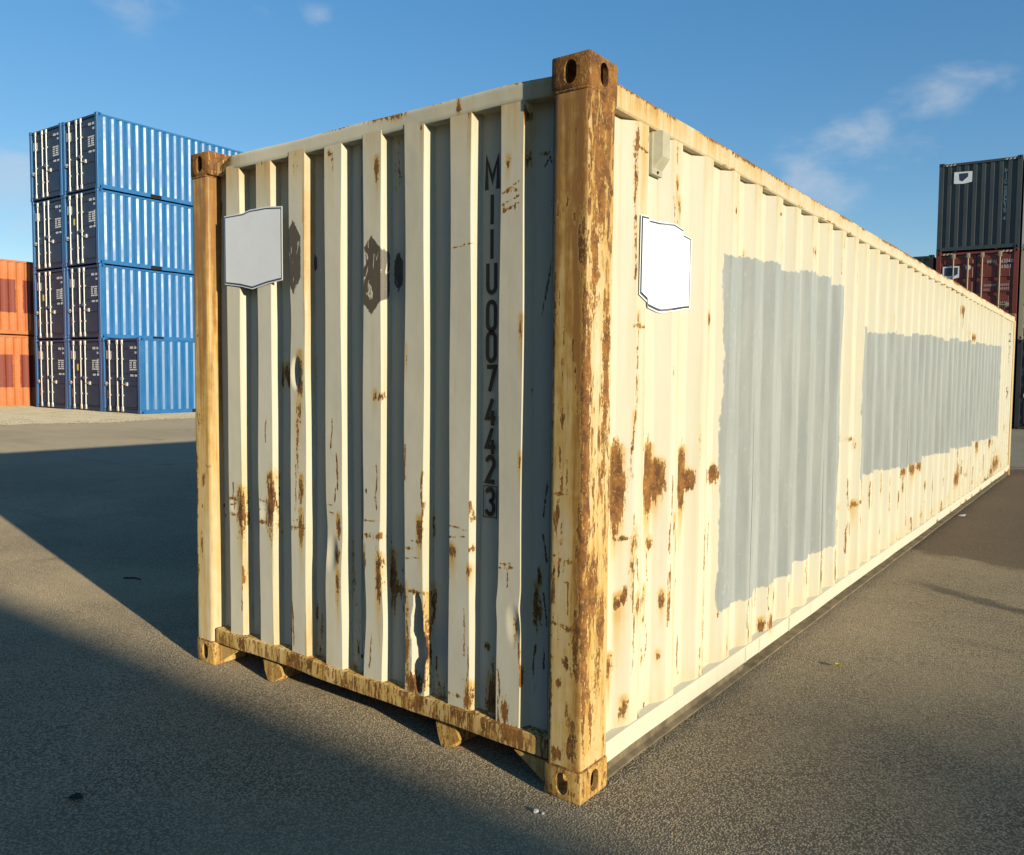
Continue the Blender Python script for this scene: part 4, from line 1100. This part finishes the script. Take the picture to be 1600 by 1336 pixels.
for o, ci, lv in BLUES:
    if lv < 2 or (ci == 0 and lv == 1):
        q = MB(); q.cbox(-2.14, -1.99, YD - .004, YD - .001, .48, .78, .001); obj('orange_sticker', q, M['stick_o'], o)
    if (ci, lv) in ((0, 2), (-1, 1), (0, 0)):
        q = MB()
        text_rows(q, [(-.30, 1.30 + k * .085, 3, .035, .055, .012) for k in range(7)], YD - .0006); tag(obj('extra_print', q.mesh('extra_print', False), M['print'], o), kind='stuff')
        q = MB(); q.cbox(-1.74, -1.62, YD - .004, YD - .001, 1.45, 1.68, .001); obj('yellow_sticker', q, M['stick_y'], o)

# ---------------------------------------------- orange high cubes at the far left
H1 = 2.896
PO = dict(side=M['orange'], post=M['orange'], door=M['orange'])
po = build_container('orange_container', L0, H1, PO, 'door', side_mat=M['orange_p'])
place(po, (-34.25, 5.3, -.10), 0.012, 'orange shipping container at the left edge, lower one, resting on the ground', 'orange containers at the left edge')
p2 = copy_tree(po)
place(p2, (-34.25, 5.45, -.10 + H1 + .003), 0.012, 'orange shipping container at the left edge, upper one of the pair', 'orange containers at the left edge')

# ---------------------------------------------- stacks behind the far end
XG, YG, TG = -3.922, 26.148, 0.046
cg, sg_ = math.cos(TG), math.sin(TG)
def gpos(a, b=0.0): return (XG + a * cg - b * sg_, YG + a * sg_ + b * cg)   # a = left edge offset
ZG = -.05
def at_stack(o, a, lv, label, b=0.0, grp='containers stacked beyond the far end'):
    x, y = gpos(a + W0, b)
    return place(o, (x, y, ZG + lv * (H1 + .003)), TG, label, grp)
charc = build_container('charcoal_container', L0, H1, dict(side=M['charcoal'], post=M['charcoal'], door=M['charcoal']), 'wall')
at_stack(charc, 0, 2, 'charcoal shipping container with blind end, on top of the red one')
# number, placard and hazard stripes on its end
q = MB()
for i, (ch, dz) in enumerate(zip('MIIU5800154', (0, .14, .24, .35, .56, .70, .84, .98, 1.12, 1.26, 1.50))):
    stroke_char(q, ch, -.455 - .05, 2.42 - dz, .09, .115, .026, lambda u, v: (u, .0725, v))
obj('container_number', q.mesh('container_number', False), M['print'], charc)
EPC = [(-1.98, 2.58), (-1.44, 2.56), (-1.44, 2.22), (-1.71, 2.18), (-1.98, 2.21)]
pc = plate('placard', EPC, lambda u, v, d: (u, .0285 - d, v), M['white'], .0015, charc)
plate('placard_face', [(-1.84, 2.52), (-1.56, 2.52), (-1.56, 2.40), (-1.66, 2.32), (-1.72, 2.26), (-1.82, 2.30)], lambda u, v, d: (u, .0265 - d, v), M['navy'], .0008, pc)
def hazard(parent, H, side):
    for s_, xs_ in ((1, -W0 + .20), (-1, -.50)):
        for k in range(3):
            x = xs_ + k * .11
            q_ = MB(); q_.add([(x, .0105, H - .108), (x + .055, .0105, H - .108), (x + .095, .0105, H - .05), (x + .04, .0105, H - .05)], [(0, 1, 2, 3)])
            obj('hazard_stripe', q_.mesh('hazard_stripe', False), M['stripe'], parent)
hazard(charc, H1, 1)
# lugs below the end rail
for xl in (-1.87, -.66):
    q = MB(); q.sweep([(xl - .05, .028), (xl + .05, .028), (xl + .03, -.0), (xl - .03, -.0)], [.03, .05], 'y'); obj('tunnel_lug', q, M['charcoal'], charc)

redc = build_container('red_container', L0, H1, dict(side=M['red'], post=M['red'], door=M['red'], rod='tan'), 'door', (.22, .40, .57, .78))
at_stack(redc, 0, 1, 'oxide red shipping container with lettered doors below the charcoal one')
hazard(redc, H1, 1)
YR = .050 - .0245
q = MB()
pr = lambda u, v: (u, YR, v)
x = -.90
for ch in 'MIIU': stroke_char(q, ch, x, 2.46, .055, .10, .016, pr); x += .070
x = -.50
for ch in '632485': stroke_char(q, ch, x, 2.46, .055, .10, .016, pr); x += .068
stroke_char(q, '9', -.075 - .13 + .08, 2.46, .055, .10, .016, pr)
x = -.49
for ch in '45G1': stroke_char(q, ch, x, 2.28, .055, .10, .016, pr); x += .075
obj('container_number', q.mesh('container_number', False), M['print'], redc)
q = MB()
text_rows(q, [(-.98, 1.72, 8, .035, .07, .012), (-.98, 1.58, 4, .03, .07, .014), (-.50, 1.72, 5, .04, .07, .014), (-.50, 1.60, 5, .04, .07, .014), (-.50, 1.15, 4, .04, .07, .02), (-.50, 1.03, 4, .04, .07, .02)], YR)
tag(obj('door_print', q.mesh('door_print', False), M['print_dim'], redc), kind='stuff')
pc = plate('placard', [(-2.22, 2.42), (-1.72, 2.42), (-1.72, 2.05), (-1.86, 2.02), (-2.22, 2.05)], lambda u, v, d: (u, YR - .001 - d, v), M['white'], .0015, redc)
plate('placard_face', [(-2.17, 2.38), (-1.76, 2.38), (-1.76, 2.16), (-1.86, 2.10), (-2.17, 2.12)], lambda u, v, d: (u, YR - .003 - d, v), M['navy'], .0008, pc)
q = MB(); q.tube((-1.46, YR - .001, 2.36), (-1.46, YR - .004, 2.36), .085, 20); obj('round_sticker', q, M['print'], redc)

PK = dict(side=M['black'], post=M['black'], door=M['black'])
blk1 = build_container('black_container', L0, H1, PK, 'door', (.22, .40, .57, .78))
at_stack(blk1, 0, 0, 'black shipping container at the bottom, below the oxide red one')
blk2 = copy_tree(blk1)
at_stack(blk2, W0 + .05, 0, 'black shipping container with door bars at the right edge, on the ground')
q = MB(); q.cbox(-2.06, -1.86, YR - .004, YR - .001, 2.05, 2.32, .001); obj('plate', q, M['print'], blk2)
q = MB(); text_rows(q, [(-1.94, 1.42, 2, .06, .09, .02), (-1.98, .75, 1, .10, .10, .0)], YR); tag(obj('door_print', q.mesh('door_print', False), M['print'], blk2), kind='stuff')
slate = build_container('slate_blue_container', L0, H1, dict(side=M['slate'], post=M['tan'], door=M['slate'], rod='tan'), 'door', (.22, .40, .57, .78))
at_stack(slate, W0 + .05, 1, 'slate blue shipping container with tan corner posts at the right edge')
q = MB(); text_rows(q, [(-2.12, 1.05, 2, .08, .14, .03)], YR); tag(obj('door_print', q.mesh('door_print', False), M['print'], slate), kind='stuff')
pale = build_container('pale_grey_container', L0, H1, dict(side=M['pale'], post=M['pale'], door=M['pale']), 'wall')
at_stack(pale, W0 + .05, 2, 'pale grey shipping container at the right edge, beside the charcoal one')
oli = build_container('olive_container', L0, H1, dict(side=M['olive'], post=M['olive'], door=M['olive'], cast=M['tan']), 'wall')
at_stack(oli, -W0 - .12, 1, 'olive brown shipping container peeking over the long roof edge', .35)
oli2 = copy_tree(oli)
at_stack(oli2, -W0 - .12, 0, 'olive brown shipping container below the peeking one, behind the long side', .35)

# ---------------------------------------------- unseen stacks added to shade the foreground and cut sky light on the end wall
def plain_container(L, H):
    m_ = MB()
    for sg, x0 in ((1, 0.0), (-1, -W0)):
        st = corr_side(L, .168, L - .168, .279, .072, .068, .036)
        m_.grid(range(len(st)), [.155, H - .075], lambda q, z: (x0 - sg * (.016 + st[q][1]), st[q][0], z))
        m_.box(min(x0 - sg * .006, x0 - sg * .07), max(x0 - sg * .006, x0 - sg * .07), .17, L - .17, H - .105, H - .04)
        m_.box(min(x0 - sg * .006, x0 - sg * .06), max(x0 - sg * .006, x0 - sg * .06), .17, L - .17, .02, .153)
    for xa in ((-.15, 0), (-W0, -W0 + .15)):
        for ya in ((0, .168), (L - .168, L)): m_.box(xa[0], xa[1], ya[0], ya[1], 0, H)
    for ya in ((.03, .08), (L - .08, L - .03)): m_.box(-W0 + .152, -.152, ya[0], ya[1], .05, H - .02)
    m_.box(-W0 + .02, -.02, .03, L - .03, H - .035, H - .03)
    return m_.mesh('shade_container', False)
PLAIN = {}
def off_frame(nm, loc, rz, label):
    if nm not in PLAIN:
        PLAIN[nm] = plain_container(L0, H0); PLAIN[nm].materials.append(M[nm])
    o = bpy.data.objects.new('shade_container', PLAIN[nm]); col.objects.link(o)
    return place(o, loc, rz, label, 'unseen stacks added for shade')
words = ('bottom', 'second', 'third', 'top')
for lv in range(2): off_frame('slate', (25.75, -4.85, lv * (H0 + .003)), R(90), 'unseen slate container of the two-high stack added to shade the foreground, %s' % words[lv])
phi = R(-59.04)
bx_, by_ = 51.0 + W0 * .514, -8.31 - W0 * .857
for lv in range(4): off_frame('slate', (bx_, by_, lv * (H0 + .003)), phi, 'unseen slate container of the tall stack added to shade the foreground, %s' % words[lv])
for ci, (xc, nm) in enumerate(((9.0, 'red'), (-4.0, 'charcoal'), (-17.0, 'slate'))):
    for lv in range(3): off_frame(nm, (xc, -11.5, lv * (H0 + .003)), R(90), '%s container of the unseen row added behind the viewer to cut sky light, %s' % ({'red': 'oxide red', 'charcoal': 'charcoal', 'slate': 'slate blue'}[nm], words[lv]))

# ================================================================= VERGE, STONES AND LITTER
def make_gravelmat():
    m, t, b = new_mat('sandy_gravel')
    co = t.objco()
    c = t.mix(t.noise(co, 3.0, 6, .7), (.24, .20, .13, 1), (.44, .38, .27, 1))
    c = t.mix(t.smooth(t.noise(co, 1.3, 5), .5, .65, 0, .6), c, (.20, .20, .085, 1))
    t.put(b.inputs['Base Color'], c); b.inputs['Roughness'].default_value = .95; b.inputs['Diffuse Roughness'].default_value = 1.0
    t.put(b.inputs['Normal'], t.bump(t.noise(co, 18, 5, .7), .25, .02))
    return m
M['gravel'] = make_gravelmat()
rg = random.Random(5)
# verge: a sheet of sandy gravel with an uneven edge in front of the stacks
vy = zline(-14, 44, .35)
def vfront(y): return -22.6 + .35 * math.sin(y * .9) + .22 * math.sin(y * 2.3 + 1) + .10 * math.sin(y * 6.1)
def verge_pt(i, v):
    y = vy[i]; x = vfront(y) - v * 18.0
    return (x, y, .006 + (0 if v < .001 else .018 * (.5 + .5 * math.sin(x * 2.1 + y * .7) * math.sin(y * 1.3))) * min(1, v * 14))
m_ = MB(); m_.grid(range(len(vy)), [0, .01, .02, .035, .05, .07, .09, .12, .15, .19, .23, .28, .34, .4, .5, .7, 1], verge_pt)
tag(obj('verge', m_.mesh('verge', False), M['gravel'], None, 60), kind='structure')
st_ = MB()
for _ in range(3600):
    y = rg.uniform(-2, 24); x = vfront(y) + .15 - abs(rg.gauss(0, 1.0)) if rg.random() < .55 else vfront(y) - rg.uniform(0, 7)
    s_ = rg.uniform(.010, .032)
    a = rg.uniform(0, 6.28); h_ = s_ * rg.uniform(.5, .9); z0 = .01
    pts = [(x + s_ * math.cos(a + k * 1.257) * rg.uniform(.7, 1.1), y + s_ * math.sin(a + k * 1.257) * rg.uniform(.7, 1.1), z0) for k in range(5)]
    top = [(x + (p[0] - x) * .55, y + (p[1] - y) * .55, z0 + h_) for p in pts]
    st_.add(pts + top, [(k, (k + 1) % 5, 5 + (k + 1) % 5, 5 + k) for k in range(5)] + [(5, 6, 7, 8, 9)])
tag(obj('gravel', st_.mesh('gravel', False), simple('pale_stone', (.33, .275, .18), .9, var=.35, sc=2)), 'pale gravel stones along the foot of the stacks', 'gravel', kind='stuff')

# fallen leaf on the asphalt beside the long side
def leaf(loc, s_, rz, mat, label, curl=.25):
    n = 10; vs = []; fs = []
    for i in range(n + 1):
        t = i / n
        wd = s_ * .42 * math.sin(math.pi * t ** .8) * (1 + .15 * math.sin(i * 2.5))
        zc = s_ * curl * (t - .5) ** 2 * 3
        vs += [(t * s_ - s_ / 2, -wd, zc + wd * .6), (t * s_ - s_ / 2, 0, zc), (t * s_ - s_ / 2, wd, zc + wd * .5)]
    for i in range(n):
        for k in (0, 1): fs.append((3 * i + k, 3 * i + 3 + k, 3 * i + 4 + k, 3 * i + 1 + k))
    q_ = MB(); q_.add(vs, fs)
    q_.tube((-s_ * .5, 0, s_ * curl * .75), (-s_ * .85, .01 * s_, s_ * .12), s_ * .02, 5)
    o = obj('fallen_leaf', q_.mesh('fallen_leaf', False), mat)
    o.location = loc; o.rotation_euler = (0, 0, rz)
    return tag(o, label, 'leaf')
leaf((.334, 1.888, .006), .042, R(20), simple('yellow_leaf', (.62, .52, .03), .5, var=.15, sc=40), 'small yellow leaf on the asphalt beside the long side', .5)
leaf((-1.461, -.986, .004), .055, R(35), simple('dead_leaf', (.02, .017, .012), .7, var=.2, sc=40), 'dark dead leaf lying on the shaded asphalt at lower left', .08)
# crumbs of pale stone at the foot of the near corner
def pebble(loc, s_, label, seed, mat, grp=None):
    r_ = random.Random(seed)
    bm = bmesh.new(); bmesh.ops.create_icosphere(bm, subdivisions=2, radius=s_)
    for v in bm.verts:
        v.co *= r_.uniform(.75, 1.15); v.co.z *= .65; v.co.x *= 1.2
    me = bpy.data.meshes.new('pebble'); bm.to_mesh(me); bm.free()
    o = obj('pebble', me, mat); o.location = loc; o.rotation_euler = (0, 0, r_.uniform(0, 6))
    return tag(o, label, 'stone', grp)
PW = simple('white_chip', (.70, .68, .62), .7, var=.1, sc=60)
pebble((-.105, -.116, .005), .009, 'larger of the two white stone chips before the near corner', 1, PW)
pebble((-.078, -.112, .004), .0065, 'smaller of the two white stone chips before the near corner', 2, PW)
# paper scrap by the long rail far down the side
q = MB()
for (x, y, s_) in ((.06, 7.33, .04), (.10, 7.45, .05)):
    q.add([(x - s_, y - s_ * .6, .008), (x + s_ * .8, y - s_ * .7, .012), (x + s_, y + s_ * .5, .03), (x - s_ * .5, y + s_ * .8, .018)], [(0, 1, 2), (0, 2, 3)])
    break
tag(obj('paper_scrap', q.mesh('paper_scrap', False), M['white']), 'crumpled white paper scrap on the ground by the long rail', 'litter')
# dark twig in the container's shadow
q = MB(); q.tube((-.06, 0, .006), (.03, .01, .008), .006, 6); q.tube((.03, .01, .008), (.09, -.012, .006), .005, 6)
o = tag(obj('twig', q, simple('twig_bark', (.025, .02, .015), .8)), 'short dark twig lying in the long shadow at left', 'twig'); o.location = (-4.35, .594, 0); o.rotation_euler = (0, 0, .4)

# grit: loose stones shed on the asphalt and swept against the container's foot
gt = MB(); rq = random.Random(12)
def chip(x, y, s_):
    a = rq.uniform(0, 6.28)
    pts = [(x + s_ * math.cos(a + k * 1.571) * rq.uniform(.6, 1.2), y + s_ * math.sin(a + k * 1.571) * rq.uniform(.6, 1.2), .0005) for k in range(4)]
    gt.add(pts + [(x + rq.uniform(-.3, .3) * s_, y + rq.uniform(-.3, .3) * s_, s_ * rq.uniform(.6, 1.0))], [(k, (k + 1) % 4, 4) for k in range(4)])
for _ in range(900):
    d = abs(rq.gauss(0, .09)); chip(.01 + d, rq.uniform(.1, 7), rq.uniform(.0015, .0042))
for _ in range(300): chip(rq.uniform(-2.5, .1), -.02 - abs(rq.gauss(0, .12)) + .06, rq.uniform(.0015, .004))
for _ in range(900): chip(rq.uniform(-6, 2.2), rq.uniform(-1.4, 5), rq.uniform(.0015, .0045))
tag(obj('grit', gt.mesh('grit', False), simple('grit_stone', (.36, .30, .21), .9, var=.5, sc=30)), 'loose grit scattered on the asphalt round the container', 'grit', kind='stuff')
